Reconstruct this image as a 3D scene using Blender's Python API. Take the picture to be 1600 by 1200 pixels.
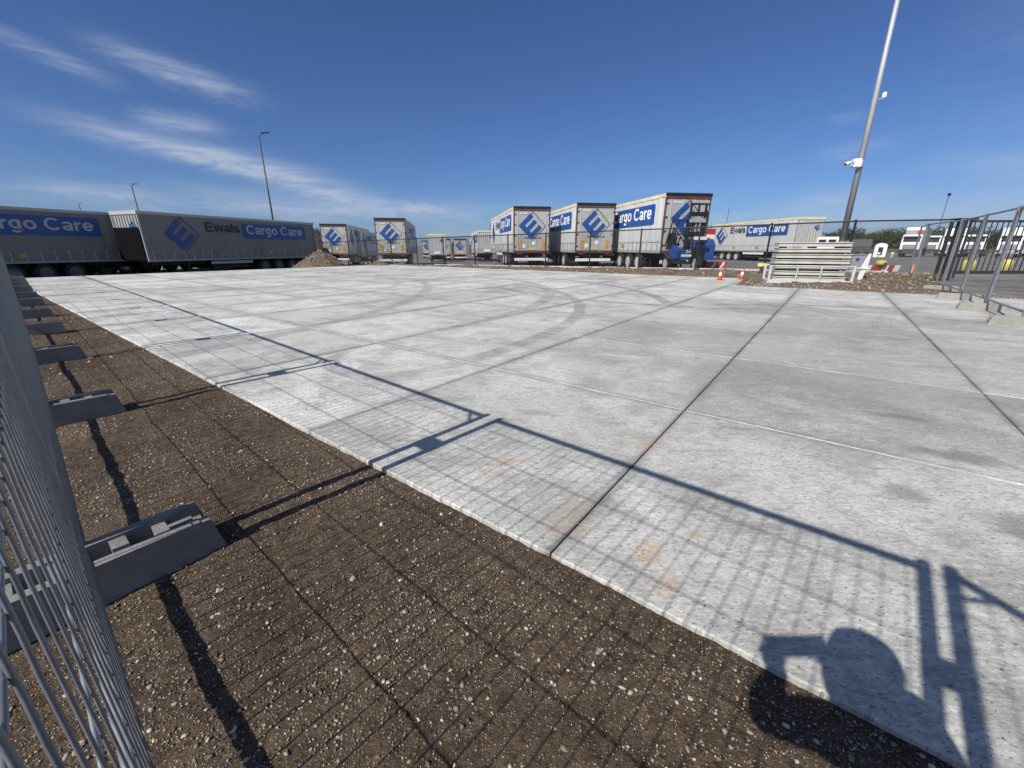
import bpy, math, random
import numpy as np
from mathutils import Vector, Matrix

for o in list(bpy.data.objects):
    bpy.data.objects.remove(o)
SC = bpy.context.scene
COL = SC.collection
R = math.radians
random.seed(7)
RNG = np.random.default_rng(11)

# ------------------------------------------------------------------ camera
CAM_H = 1.228
cam_d = bpy.data.cameras.new('camera')
cam_d.sensor_width = 36.0
cam_d.lens = 634.75 / 1600 * 36
cam_d.clip_start = 0.012
cam_d.clip_end = 6000
cam = bpy.data.objects.new('camera', cam_d)
COL.objects.link(cam)
cam.location = (0, 0, CAM_H)
cam.rotation_euler = (math.pi / 2 - 0.3237, 0, 0)
SC.camera = cam

# ------------------------------------------------------------------ light
SUN_TRAVEL = Vector((0.6774, 0.7476, -0.9155)).normalized()
SUN_EL = math.asin(-SUN_TRAVEL.z)
SUN_AZ = math.atan2(-SUN_TRAVEL.x, -SUN_TRAVEL.y)      # compass angle from +Y towards +X
sun_d = bpy.data.lights.new('sun', 'SUN')
sun_d.energy = 5.0
sun_d.angle = R(0.53)
sun_d.color = (1.0, 0.95, 0.87)
sun = bpy.data.objects.new('sun', sun_d)
COL.objects.link(sun)
sun.rotation_euler = SUN_TRAVEL.to_track_quat('-Z', 'Y').to_euler()

SC.view_settings.view_transform = 'Standard'
SC.view_settings.look = 'None'
SC.view_settings.exposure = 0.2
SC.view_settings.gamma = 1.0
SC.view_settings.use_curve_mapping = False
SC.render.engine = 'CYCLES'
SC.cycles.max_bounces = 6
SC.cycles.diffuse_bounces = 3
SC.cycles.glossy_bounces = 3
SC.cycles.transparent_max_bounces = 8


class NT:
    """Small helper that adds nodes to a node tree."""
    def __init__(self, tree):
        self.t = tree
        self.t.nodes.clear()

    def n(self, kind, **kw):
        nd = self.t.nodes.new(kind)
        for k, v in kw.items():
            setattr(nd, k, v)
        return nd

    def put(self, sock, v):
        if v is None:
            return
        if hasattr(v, 'is_output') or isinstance(v, bpy.types.NodeSocket):
            self.t.links.new(v, sock)
        else:
            if isinstance(v, (tuple, list)) and len(v) == 3 and sock.type == 'RGBA':
                v = (*v, 1)
            sock.default_value = v

    def m(self, op, a, b=None, c=None, clamp=False):
        nd = self.n('ShaderNodeMath', operation=op, use_clamp=clamp)
        for i, v in enumerate((a, b, c)):
            self.put(nd.inputs[i], v)
        return nd.outputs[0]

    def vm(self, op, a, b=None, scale=None):
        nd = self.n('ShaderNodeVectorMath', operation=op)
        self.put(nd.inputs[0], a)
        self.put(nd.inputs[1], b)
        if scale is not None:
            self.put(nd.inputs['Scale'], scale)
        return nd.outputs['Value'] if op in ('DOT_PRODUCT', 'LENGTH', 'DISTANCE') else nd.outputs['Vector']

    def mix(self, f, a, b, mode='MIX'):
        nd = self.n('ShaderNodeMix', data_type='RGBA', blend_type=mode)
        self.put(nd.inputs[0], f)
        self.put(nd.inputs[6], a)
        self.put(nd.inputs[7], b)
        return nd.outputs[2]

    def noise(self, vec, scale, detail=4, rough=0.55, dist=0.0):
        nd = self.n('ShaderNodeTexNoise')
        self.put(nd.inputs['Vector'], vec)
        nd.inputs['Scale'].default_value = scale
        nd.inputs['Detail'].default_value = detail
        nd.inputs['Roughness'].default_value = rough
        nd.inputs['Distortion'].default_value = dist
        return nd.outputs[0]

    def mapping(self, vec, rot=(0, 0, 0), scale=(1, 1, 1), loc=(0, 0, 0)):
        nd = self.n('ShaderNodeMapping')
        self.put(nd.inputs['Vector'], vec)
        nd.inputs['Location'].default_value = loc
        nd.inputs['Rotation'].default_value = rot
        nd.inputs['Scale'].default_value = scale
        return nd.outputs[0]

    def ramp(self, v, lo, hi, a=0.0, b=1.0, smooth=True):
        nd = self.n('ShaderNodeMapRange', interpolation_type='SMOOTHSTEP' if smooth else 'LINEAR')
        self.put(nd.inputs[0], v)
        nd.inputs[1].default_value = lo
        nd.inputs[2].default_value = hi
        nd.inputs[3].default_value = a
        nd.inputs[4].default_value = b
        return nd.outputs[0]

    def xyz(self, v):
        nd = self.n('ShaderNodeSeparateXYZ')
        self.put(nd.inputs[0], v)
        return nd.outputs


# ------------------------------------------------------------------ sky
world = bpy.data.worlds.new('World')
SC.world = world
world.use_nodes = True
W = NT(world.node_tree)
sky = W.n('ShaderNodeTexSky', sky_type='NISHITA', sun_disc=False)
sky.sun_elevation = SUN_EL
sky.sun_rotation = SUN_AZ
sky.altitude = 30
sky.air_density = 0.8
sky.dust_density = 0.8
sky.ozone_density = 2.0
tc = W.n('ShaderNodeTexCoord')
dirv = tc.outputs['Generated']
X, Y, Z = W.xyz(W.vm('NORMALIZE', dirv))
az = W.m('ARCTAN2', X, Y)
el = W.m('ARCSINE', Z)
comb = W.n('ShaderNodeCombineXYZ')
W.put(comb.inputs[0], az)
W.put(comb.inputs[1], el)
uv = comb.outputs[0]


def sky_pt(px, py):
    a = (px - 800) / 634.75
    b = (py - 600) / 634.75
    c, s = math.cos(0.3237), math.sin(0.3237)
    v = Vector((a, c - b * s, -(s + b * c))).normalized()
    return math.atan2(v.x, v.y), math.asin(v.z)


# streaks of cirrus: both ends as seen in the sky, half width (rad), strength
streaks = [((95, 188), (480, 278), 0.020, 0.62), ((210, 180), (345, 200), 0.016, 0.46), ((150, 68), (395, 152), 0.020, 0.50),
           ((-60, 30), (175, 125), 0.014, 0.30), ((300, 235), (560, 300), 0.026, 0.42), ((20, 285), (270, 312), 0.016, 0.50),
           ((430, 292), (600, 312), 0.014, 0.50), ((400, 318), (760, 335), 0.020, 0.46), ((260, 300), (500, 335), 0.024, 0.30),
           ((1230, 318), (1420, 300), 0.022, 0.34), ((1290, 190), (1360, 184), 0.010, 0.16), ((1280, 245), (1400, 220), 0.016, 0.20),
           ((620, 322), (700, 330), 0.012, 0.45), ((1260, 350), (1600, 335), 0.02, 0.3), ((900, 345), (1200, 352), 0.012, 0.22), ((1450, 250), (1620, 240), 0.02, 0.12),
           ((-400, 120), (-150, 200), 0.03, 0.4), ((1800, 200), (2100, 150), 0.03, 0.35)]
fib = W.noise(W.mapping(uv, rot=(0, 0, R(10)), scale=(6, 70, 1)), 1.0, 8, 0.66, 1.0)
fib2 = W.noise(W.mapping(uv, rot=(0, 0, R(14)), scale=(11, 40, 1), loc=(3, 1, 0)), 1.0, 8, 0.64, 1.4)
tex = W.ramp(W.m('ADD', W.m('MULTIPLY', fib, 0.6), W.m('MULTIPLY', fib2, 0.4)), 0.30, 0.66)
total = None
for (p, q, wd, st) in streaks:
    a0, e0 = sky_pt(*p)
    a1, e1 = sky_pt(*q)
    ln = math.hypot(a1 - a0, e1 - e0)
    ux, uy = (a1 - a0) / ln, (e1 - e0) / ln
    da = W.m('SUBTRACT', az, (a0 + a1) / 2)
    de = W.m('SUBTRACT', el, (e0 + e1) / 2)
    u = W.m('ADD', W.m('MULTIPLY', da, ux), W.m('MULTIPLY', de, uy))
    v = W.m('SUBTRACT', W.m('MULTIPLY', de, ux), W.m('MULTIPLY', da, uy))
    uu = W.m('DIVIDE', u, ln * 0.48)
    vv = W.m('DIVIDE', W.m('ADD', v, W.m('MULTIPLY', W.m('SUBTRACT', fib2, 0.5), 0.03)), wd * 0.8)
    d2 = W.m('ADD', W.m('POWER', W.m('ABSOLUTE', uu), 3.0), W.m('MULTIPLY', vv, vv))
    g = W.m('MULTIPLY', W.m('EXPONENT', W.m('MULTIPLY', d2, -1.0)), st)
    total = g if total is None else W.m('ADD', total, g)
total = W.m('MULTIPLY', total, W.m('ADD', W.m('MULTIPLY', tex, 1.05), 0.36))
# thin veil of low cloud all around the horizon
veil = W.m('MULTIPLY', W.ramp(el, 0.0, 0.15, 0.42, 0.0), W.ramp(W.noise(W.mapping(uv, scale=(4, 26, 1), loc=(7, 0, 0)), 1.0, 5, 0.6), 0.36, 0.7))
spread = W.noise(W.mapping(uv, rot=(0, 0, R(12)), scale=(1.6, 7, 1), loc=(2, 5, 0)), 1.0, 6, 0.6, 0.9)
away = W.ramp(W.m('COSINE', W.m('ADD', az, 0.25)), 0.62, 0.25)
wide = W.m('MULTIPLY', W.m('MULTIPLY', W.ramp(spread, 0.38, 0.66), away), 0.62)  # extra cirrus outside the view, added to whiten the fill light
cl = W.m('MINIMUM', W.m('ADD', W.m('ADD', total, wide), veil), 0.78)
skycol = W.mix(1.0, sky.outputs[0], (0.80, 1.07, 1.55), 'MULTIPLY')
final = W.mix(cl, skycol, (7.6, 8.8, 11.0))
bg = W.n('ShaderNodeBackground')
W.put(bg.inputs[0], final)
bg.inputs[1].default_value = 0.0535
wo = W.n('ShaderNodeOutputWorld')
W.t.links.new(bg.outputs[0], wo.inputs[0])

# ------------------------------------------------------------------ materials
MATS = {}


def mat(name, col, rough=0.6, metal=0.0, var=0.12, scale=6.0, bump=0.0, bscale=60.0, dirt=None, dirt_amt=0.4, stretch=(1, 1, 1), spec=None):
    if name in MATS:
        return MATS[name]
    m = bpy.data.materials.new(name)
    m.use_nodes = True
    T = NT(m.node_tree)
    p = T.n('ShaderNodeBsdfPrincipled')
    o = T.n('ShaderNodeOutputMaterial')
    T.t.links.new(p.outputs[0], o.inputs[0])
    c = T.n('ShaderNodeTexCoord').outputs['Object']
    oi = T.n('ShaderNodeObjectInfo')
    cc = T.vm('ADD', T.mapping(c, scale=stretch), T.vm('SCALE', oi.outputs['Location'], scale=0.37))
    nz = T.noise(cc, scale, 5, 0.6)
    lo = tuple(x * (1 - var) for x in col)
    hi = tuple(min(1, x * (1 + var)) for x in col)
    base = T.mix(T.ramp(nz, 0.3, 0.7), lo, hi)
    if dirt is not None:
        nd = T.noise(T.mapping(cc, scale=(1, 1, 0.35)), scale * 0.45, 6, 0.65)
        base = T.mix(T.ramp(nd, 0.45, 0.75, 0, dirt_amt), base, dirt)
    T.put(p.inputs['Base Color'], base)
    T.put(p.inputs['Roughness'], T.ramp(nz, 0.2, 0.8, max(0, rough - 0.08), min(1, rough + 0.08)))
    p.inputs['Metallic'].default_value = metal
    if spec is not None:
        p.inputs['Specular IOR Level'].default_value = spec
    if bump:
        b = T.n('ShaderNodeBump')
        b.inputs['Strength'].default_value = bump
        b.inputs['Distance'].default_value = 0.01
        T.put(b.inputs['Height'], T.noise(cc, bscale, 4, 0.6))
        T.put(p.inputs['Normal'], b.outputs[0])
    MATS[name] = m
    return m


TH = 0.9212                                    # direction of the slab grid
DI = np.array([-math.sin(TH), math.cos(TH)])   # along the near edge, away from the camera
DJ = np.array([math.cos(TH), math.sin(TH)])    # across the slabs
ORG = np.array([0.1275, 1.1403]) * CAM_H
STEP = 2.004
JS = [0.0, 2.014, 4.045, 5.92, 8.0, 10.2, 12.5, 14.9, 16.9, 18.75]


def gp(i, t):
    """World xy of a point: i slab steps along the edge, t metres in from the edge."""
    return ORG + DI * (i * STEP) + DJ * t


def concrete_material():
    m = bpy.data.materials.new('cast concrete')
    m.use_nodes = True
    T = NT(m.node_tree)
    p = T.n('ShaderNodeBsdfPrincipled')
    o = T.n('ShaderNodeOutputMaterial')
    T.t.links.new(p.outputs[0], o.inputs[0])
    P = T.n('ShaderNodeNewGeometry').outputs['Position']
    oi = T.n('ShaderNodeObjectInfo')
    big = T.noise(P, 0.42, 5, 0.6, 0.4)
    mid = T.noise(P, 2.1, 7, 0.66, 0.6)
    brush = T.noise(T.mapping(P, rot=(0, 0, R(33)), scale=(1.7, 15, 1)), 1.0, 7, 0.72, 1.0)
    fine = T.noise(P, 55, 5, 0.7)
    pitn = T.noise(T.mapping(P, rot=(0, 0, R(37)), scale=(48, 105, 1)), 1.0, 4, 0.65)
    mott = T.noise(T.mapping(P, rot=(0, 0, R(37)), scale=(9, 22, 1)), 1.0, 6, 0.75, 0.4)
    f = T.m('ADD', T.m('MULTIPLY', big, 0.46), T.m('ADD', T.m('MULTIPLY', mid, 0.40), T.m('MULTIPLY', brush, 0.26)))
    f = T.ramp(f, 0.45, 0.63)
    col = T.mix(f, (0.315, 0.31, 0.284), (0.61, 0.603, 0.562))
    # paler cement skin in blotches
    cement_skin = T.ramp(T.noise(T.mapping(P, loc=(4, 9, 0)), 1.15, 6, 0.7, 0.5), 0.50, 0.63, 0, 0.66)
    col = T.mix(cement_skin, col, (0.74, 0.73, 0.69))
    blot = T.noise(T.mapping(P, loc=(11, 3, 0), rot=(0, 0, R(37)), scale=(0.8, 1.6, 1)), 1.0, 7, 0.72, 1.2)
    col = T.mix(T.ramp(blot, 0.53, 0.66, 0, 0.5), col, (0.255, 0.252, 0.235))
    col = T.mix(T.ramp(mott, 0.50, 0.64, 0, 0.5), col, (0.30, 0.295, 0.27))
    mot2 = T.noise(T.mapping(P, rot=(0, 0, R(37)), scale=(26, 62, 1)), 1.0, 5, 0.75, 0.5)
    col = T.mix(T.ramp(mot2, 0.50, 0.62, 0, 0.55), col, (0.27, 0.265, 0.245))
    col = T.mix(T.ramp(mot2, 0.46, 0.34, 0, 0.5), col, (0.86, 0.85, 0.80))
    col = T.mix(T.ramp(mott, 0.46, 0.32, 0, 0.4), col, (0.82, 0.81, 0.76))
    col = T.mix(T.ramp(fine, 0.38, 0.62, 0.0, 0.42), col, T.mix(0.5, col, (0.33, 0.33, 0.31)))
    col = T.mix(T.m('MULTIPLY', T.ramp(pitn, 0.57, 0.68, 0, 0.7), T.ramp(mid, 0.40, 0.60, 0.15, 1.0)), col, (0.17, 0.167, 0.155))
    x, y, z = T.xyz(P)
    px = T.m('SUBTRACT', x, float(ORG[0]))
    py = T.m('SUBTRACT', y, float(ORG[1]))
    gi = T.m('DIVIDE', T.m('ADD', T.m('MULTIPLY', px, float(DI[0])), T.m('MULTIPLY', py, float(DI[1]))), STEP)
    gt = T.m('ADD', T.m('MULTIPLY', px, float(DJ[0])), T.m('MULTIPLY', py, float(DJ[1])))
    # grime that gathers along the joints running into the yard
    jd = T.m('MULTIPLY', T.m('ABSOLUTE', T.m('SUBTRACT', T.m('FRACT', T.m('ADD', gi, 0.5)), 0.5)), STEP)
    jm = T.m('MULTIPLY', T.m('EXPONENT', T.m('MULTIPLY', jd, -11.0)), T.ramp(mid, 0.34, 0.58, 0.15, 1.0))
    jm = T.m('MULTIPLY', jm, T.ramp(gt, 1.2, 2.6))
    jm = T.m('MAXIMUM', jm, T.m('MULTIPLY', T.m('EXPONENT', T.m('MULTIPLY', jd, -26.0)), 0.8))
    tj = None
    for q_ in JS[1:-1]:
        k_ = T.m('EXPONENT', T.m('MULTIPLY', T.m('ABSOLUTE', T.m('SUBTRACT', gt, q_)), -16.0))
        tj = k_ if tj is None else T.m('ADD', tj, k_)
    jm = T.m('MAXIMUM', jm, T.m('MULTIPLY', tj, T.ramp(mid, 0.34, 0.58, 0.4, 1.0)))
    # traffic dirt towards the yard
    dd = T.m('ADD', T.m('POWER', T.m('DIVIDE', T.m('SUBTRACT', x, 4.6), 4.2), 2), T.m('POWER', T.m('DIVIDE', T.m('SUBTRACT', y, 5.2), 4.2), 2))
    traffic = T.m('MULTIPLY', T.m('EXPONENT', T.m('MULTIPLY', dd, -1.0)), T.ramp(T.m('ADD', T.m('MULTIPLY', mid, 0.5), T.m('MULTIPLY', brush, 0.5)), 0.36, 0.60, 0.3, 0.95))
    dark = T.m('MAXIMUM', jm, T.m('MULTIPLY', traffic, 0.7))
    # tyre marks: centre, radius, width, angle range (deg), strength
    marks = [(-7.2, 10.2, 8.78, 0.17, -52, 44, 0.55), (-7.2, 10.2, 8.30, 0.10, -40, 44, 0.25), (-6.0, 11.4, 9.8, 0.2, -20, 48, 0.6), (-8.5, 12.5, 9.6, 0.22, -45, 40, 0.45), (6.4, 15.5, 7.0, 0.22, 190, 262, 0.5), (-16, 11, 13.5, 0.2, -35, 30, 0.4),
             (-6.0, 11.4, 9.35, 0.10, -8, 48, 0.25), (3.0, 3.5, 6.2, 0.2, 20, 80, 0.45), (5.2, 2.0, 7.3, 0.17, 60, 100, 0.5),
             (4.0, 0.6, 5.7, 0.22, 40, 75, 0.5), (2.5, 30.0, 13.0, 0.2, 215, 290, 0.4), (-4.0, 24.0, 8.0, 0.16, 200, 320, 0.35),
             (-10, 14, 6.0, 0.16, -60, 60, 0.3), (9.0, 9.0, 3.2, 0.18, 140, 250, 0.35), (-1.2, 4.75, 0.9, 0.12, 150, 330, 0.42), (12, 2, 7.5, 0.2, 110, 160, 0.45)]
    grip = T.ramp(T.noise(P, 3.2, 5, 0.7), 0.34, 0.6, 0.55, 1.0)
    for (cx, cy, rad, wd, a0, a1, st) in marks:
        dx = T.m('SUBTRACT', x, cx)
        dy = T.m('SUBTRACT', y, cy)
        rr = T.m('SQRT', T.m('ADD', T.m('MULTIPLY', dx, dx), T.m('MULTIPLY', dy, dy)))
        off = T.m('SUBTRACT', rr, rad)
        band = T.ramp(T.m('ABSOLUTE', off), wd * 0.55, wd, 1, 0)
        ribs = T.m('ADD', T.m('MULTIPLY', T.m('SINE', T.m('MULTIPLY', off, 110.0)), 0.22), 0.78)
        am, ah = R((a0 + a1) / 2), R((a1 - a0) / 2)
        ca, sa = math.cos(am), math.sin(am)
        cosd = T.m('DIVIDE', T.m('ADD', T.m('MULTIPLY', dx, ca), T.m('MULTIPLY', dy, sa)), rr)
        win = T.ramp(cosd, math.cos(ah), math.cos(ah * 0.7))
        k = T.m('MULTIPLY', T.m('MULTIPLY', band, ribs), T.m('MULTIPLY', win, T.m('MULTIPLY', grip, min(0.95, st * 1.5))))
        dark = T.m('MAXIMUM', dark, k)
    # scuffs on the near right slabs
    for (cx, cy, sx, sy, ro, st) in [(2.9, 2.9, 0.26, 0.09, -30, 0.5), (2.1, 1.85, 0.16, 0.12, -20, 0.45), (2.75, 2.25, 0.35, 0.14, -30, 0.5),
                                     (3.3, 2.1, 0.25, 0.12, -35, 0.5), (1.6, 2.7, 0.2, 0.08, -25, 0.3), (2.5, 1.5, 0.5, 0.18, -30, 0.45), (0.2, 2.95, 0.25, 0.08, -20, 0.3)]:
        q = T.mapping(P, loc=(0, 0, 0))
        dx = T.m('SUBTRACT', x, cx)
        dy = T.m('SUBTRACT', y, cy)
        c_, s_ = math.cos(R(ro)), math.sin(R(ro))
        u = T.m('DIVIDE', T.m('ADD', T.m('MULTIPLY', dx, c_), T.m('MULTIPLY', dy, s_)), sx)
        v = T.m('DIVIDE', T.m('SUBTRACT', T.m('MULTIPLY', dy, c_), T.m('MULTIPLY', dx, s_)), sy)
        d2 = T.m('ADD', T.m('MULTIPLY', u, u), T.m('MULTIPLY', v, v))
        d2 = T.m('ADD', d2, T.m('MULTIPLY', T.m('SUBTRACT', mid, 0.5), 2.6))
        dark = T.m('MAXIMUM', dark, T.ramp(d2, 0.1, 1.1, min(0.85, st * 1.6), 0))
    col = T.mix(dark, col, (0.185, 0.187, 0.18))
    # sandy rust-coloured spills
    for (cx, cy, sx, sy, ro, st) in [(0.90, 2.42, 0.15, 0.07, 40, 0.7), (-0.05, 2.17, 0.09, 0.04, 20, 0.75), (-0.15, 2.07, 0.06, 0.03, 20, 0.75),
                                     (0.10, 2.2, 0.06, 0.03, 0, 0.6), (0.58, 1.40, 0.10, 0.07, 50, 0.75), (0.82, 1.52, 0.06, 0.04, 30, 0.6), (1.03, 1.82, 0.05, 0.05, 30, 0.6),
                                     (0.60, 1.24, 0.08, 0.05, 30, 0.7), (0.32, 1.72, 0.2, 0.09, 40, 0.42), (0.25, 1.55, 0.12, 0.06, 0, 0.4)]:
        dx = T.m('SUBTRACT', x, cx)
        dy = T.m('SUBTRACT', y, cy)
        c_, s_ = math.cos(R(ro)), math.sin(R(ro))
        u = T.m('DIVIDE', T.m('ADD', T.m('MULTIPLY', dx, c_), T.m('MULTIPLY', dy, s_)), sx)
        v = T.m('DIVIDE', T.m('SUBTRACT', T.m('MULTIPLY', dy, c_), T.m('MULTIPLY', dx, s_)), sy)
        d2 = T.m('ADD', T.m('MULTIPLY', u, u), T.m('MULTIPLY', v, v))
        d2 = T.m('ADD', d2, T.m('MULTIPLY', T.m('SUBTRACT', T.noise(P, 26, 6, 0.8), 0.45), 9.0))
        col = T.mix(T.ramp(d2, 0.0, 1.8, st, 0), col, (0.46, 0.335, 0.22))
    tint = T.ramp(oi.outputs['Random'], 0, 1, 0.86, 1.06, False)
    tn = T.n('ShaderNodeCombineColor')
    for q in range(3):
        T.put(tn.inputs[q], tint)
    col = T.mix(1.0, col, tn.outputs[0], 'MULTIPLY')
    T.put(p.inputs['Base Color'], col)
    T.put(p.inputs['Roughness'], T.ramp(mid, 0.3, 0.7, 0.72, 0.92))
    p.inputs['Specular IOR Level'].default_value = 0.35
    b = T.n('ShaderNodeBump')
    b.inputs['Strength'].default_value = 0.9
    b.inputs['Distance'].default_value = 0.006
    h = T.m('ADD', T.m('MULTIPLY', fine, 0.7), T.m('ADD', T.m('MULTIPLY', brush, 0.8), T.m('MULTIPLY', T.ramp(pitn, 0.60, 0.72), -0.9)))
    T.put(b.inputs['Height'], h)
    T.put(p.inputs['Normal'], b.outputs[0])
    return m


def soil_material(name, c0, c1, speck, amount):
    m = bpy.data.materials.new(name)
    m.use_nodes = True
    T = NT(m.node_tree)
    p = T.n('ShaderNodeBsdfPrincipled')
    o = T.n('ShaderNodeOutputMaterial')
    T.t.links.new(p.outputs[0], o.inputs[0])
    P = T.n('ShaderNodeNewGeometry').outputs['Position']
    a = T.noise(P, 1.3, 6, 0.65)
    b_ = T.noise(P, 24, 6, 0.7)
    col = T.mix(T.ramp(T.m('ADD', T.m('MULTIPLY', a, 0.5), T.m('MULTIPLY', b_, 0.5)), 0.36, 0.64), c0, c1)
    vo = T.n('ShaderNodeTexVoronoi')
    T.put(vo.inputs['Vector'], P)
    vo.inputs['Scale'].default_value = 120
    sel = T.xyz(vo.outputs['Color'])[0]
    k = T.m('MULTIPLY', T.ramp(vo.outputs['Distance'], 0.22, 0.42, 1, 0), T.ramp(sel, 1 - amount, 1 - amount + 0.05))
    k = T.m('MULTIPLY', k, T.ramp(T.noise(P, 2.2, 3, 0.6), 0.36, 0.58, 0.35, 1.0))
    sc = T.mix(T.xyz(vo.outputs['Color'])[1], speck, tuple(x * 0.55 for x in speck))
    col = T.mix(k, col, sc)
    gap = T.noise(P, 85, 4, 0.7)
    col = T.mix(T.ramp(gap, 0.50, 0.36, 0, 0.65), col, tuple(q * 0.42 for q in c0))
    T.put(p.inputs['Base Color'], col)
    p.inputs['Roughness'].default_value = 0.95
    p.inputs['Specular IOR Level'].default_value = 0.15
    b = T.n('ShaderNodeBump')
    b.inputs['Strength'].default_value = 1.0
    b.inputs['Distance'].default_value = 0.016
    h = T.m('ADD', T.m('ADD', T.noise(P, 60, 5, 0.75), T.m('MULTIPLY', gap, 0.6)), T.m('MULTIPLY', k, 0.5))
    T.put(b.inputs['Height'], h)
    T.put(p.inputs['Normal'], b.outputs[0])
    return m


def stone_material(name, cols):
    """Colour picked per stone."""
    m = bpy.data.materials.new(name)
    m.use_nodes = True
    T = NT(m.node_tree)
    p = T.n('ShaderNodeBsdfPrincipled')
    o = T.n('ShaderNodeOutputMaterial')
    T.t.links.new(p.outputs[0], o.inputs[0])
    g = T.n('ShaderNodeNewGeometry')
    oi = T.n('ShaderNodeObjectInfo')
    r = T.m('FRACT', T.m('ADD', g.outputs['Random Per Island'], oi.outputs['Random']))
    cr = T.n('ShaderNodeValToRGB')
    T.put(cr.inputs[0], r)
    e = cr.color_ramp.elements
    while len(e) < len(cols):
        e.new(0.5)
    for i, c in enumerate(cols):
        e[i].position = i / (len(cols) - 1)
        e[i].color = (*c, 1)
    nz = T.noise(g.outputs['Position'], 120, 4, 0.6)
    T.put(p.inputs['Base Color'], T.mix(T.ramp(nz, 0.35, 0.7, 0, 0.35), cr.outputs[0], (0.12, 0.095, 0.07)))
    p.inputs['Roughness'].default_value = 0.8
    p.inputs['Specular IOR Level'].default_value = 0.3
    return m


M_CONC = concrete_material()
M_SOIL = soil_material('gravelly soil', (0.060, 0.0425, 0.029), (0.158, 0.115, 0.079), (0.50, 0.42, 0.33), 0.38)
M_BANK = soil_material('bank soil', (0.10, 0.075, 0.052), (0.20, 0.155, 0.11), (0.45, 0.39, 0.32), 0.25)
M_PEB = stone_material('pebbles', [(0.11, 0.082, 0.058), (0.19, 0.145, 0.105), (0.30, 0.24, 0.18), (0.46, 0.40, 0.32), (0.15, 0.115, 0.085), (0.13, 0.10, 0.075), (0.36, 0.30, 0.24), (0.60, 0.54, 0.46)])
M_RUB = stone_material('rubble', [(0.20, 0.155, 0.12), (0.30, 0.235, 0.18), (0.26, 0.24, 0.22), (0.42, 0.37, 0.31), (0.16, 0.12, 0.09)])
M_STONE = stone_material('larger stones', [(0.28, 0.24, 0.20), (0.42, 0.38, 0.33), (0.22, 0.195, 0.17), (0.52, 0.48, 0.42), (0.34, 0.26, 0.19)])
M_ASPH = mat('asphalt', (0.15, 0.146, 0.138), 0.9, var=0.22, scale=0.5, bump=0.5, bscale=40, dirt=(0.19, 0.17, 0.14), dirt_amt=0.5, spec=0.2)
M_DRIVE = mat('worn asphalt drive', (0.135, 0.128, 0.118), 0.92, var=0.3, scale=1.2, bump=0.6, bscale=30, dirt=(0.24, 0.19, 0.14), dirt_amt=0.6, spec=0.2)
M_GRASS = mat('rough grass', (0.105, 0.098, 0.042), 0.95, var=0.3, scale=0.3, bump=0.6, bscale=3, spec=0.1)
M_SEAL = mat('joint seal', (0.022, 0.022, 0.023), 0.7, var=0.2)
M_RIDGE = mat('cement ridge', (0.47, 0.465, 0.43), 0.85, var=0.25, scale=9, bump=0.4, dirt=(0.25, 0.245, 0.23), dirt_amt=0.85)
M_KERB = mat('kerb concrete', (0.58, 0.56, 0.52), 0.88, var=0.15, scale=2, bump=0.3, dirt=(0.3, 0.26, 0.2), dirt_amt=0.5)
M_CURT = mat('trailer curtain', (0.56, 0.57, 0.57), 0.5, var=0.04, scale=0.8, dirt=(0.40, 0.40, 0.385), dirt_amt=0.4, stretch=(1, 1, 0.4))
M_CURT_SHADE = mat('shaded curtain', (0.185, 0.185, 0.183), 0.6, var=0.08, scale=0.8, dirt=(0.10, 0.10, 0.098), dirt_amt=0.6, stretch=(1, 1, 0.3))  # darker copy of the curtain, shade put into its colour
M_BUCK = mat('buckle strap', (0.33, 0.33, 0.33), 0.5, var=0.2)
M_DOOR = mat('door panel', (0.40, 0.405, 0.395), 0.42, var=0.05, scale=1.2, dirt=(0.26, 0.245, 0.22), dirt_amt=0.5)
M_FRAME = mat('maroon frame', (0.105, 0.05, 0.048), 0.5, var=0.2, scale=3)
M_BLACK = mat('black paint', (0.013, 0.013, 0.014), 0.5, var=0.2)
M_DKGREY = mat('dark grey plastic', (0.05, 0.05, 0.052), 0.6, var=0.2)
M_CHAS = mat('chassis steel', (0.020, 0.019, 0.018), 0.65, var=0.35, scale=3, dirt=(0.05, 0.042, 0.035), dirt_amt=0.5)
M_TYRE = mat('tyre rubber', (0.017, 0.017, 0.017), 0.85, var=0.2, bump=0.3, dirt=(0.06, 0.054, 0.047), dirt_amt=0.5)
M_RIM = mat('rim steel', (0.50, 0.51, 0.52), 0.45, 0.1, var=0.15, dirt=(0.18, 0.16, 0.14), dirt_amt=0.5)
M_RIM_SHADE = mat('shaded rim steel', (0.10, 0.10, 0.10), 0.6, 0.0, var=0.2, dirt=(0.05, 0.045, 0.04), dirt_amt=0.6)  # rim copy darkened to paint in the shade on the left trailers
M_WHITE_SHADE = mat('shaded white', (0.40, 0.40, 0.39), 0.5, var=0.08, scale=2)  # white and cream toned down, shade painted in for the left trailers
M_BLUE = mat('livery blue', (0.012, 0.070, 0.28), 0.45, var=0.06, scale=2, dirt=(0.035, 0.09, 0.24), dirt_amt=0.3)
M_WHITE = mat('white paint', (0.78, 0.78, 0.77), 0.42, var=0.04, scale=2, dirt=(0.5, 0.48, 0.44), dirt_amt=0.25)
M_INK = mat('black lettering', (0.018, 0.018, 0.02), 0.5, var=0.1)
M_CREAM = mat('cream roof rail', (0.66, 0.58, 0.34), 0.5, var=0.12, scale=2, dirt=(0.4, 0.35, 0.25), dirt_amt=0.4)
M_ROOF = mat('roof sheet', (0.60, 0.59, 0.56), 0.6, var=0.1, scale=1)
M_ORANGE = mat('amber marker', (0.58, 0.26, 0.03), 0.4, var=0.12)
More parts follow.
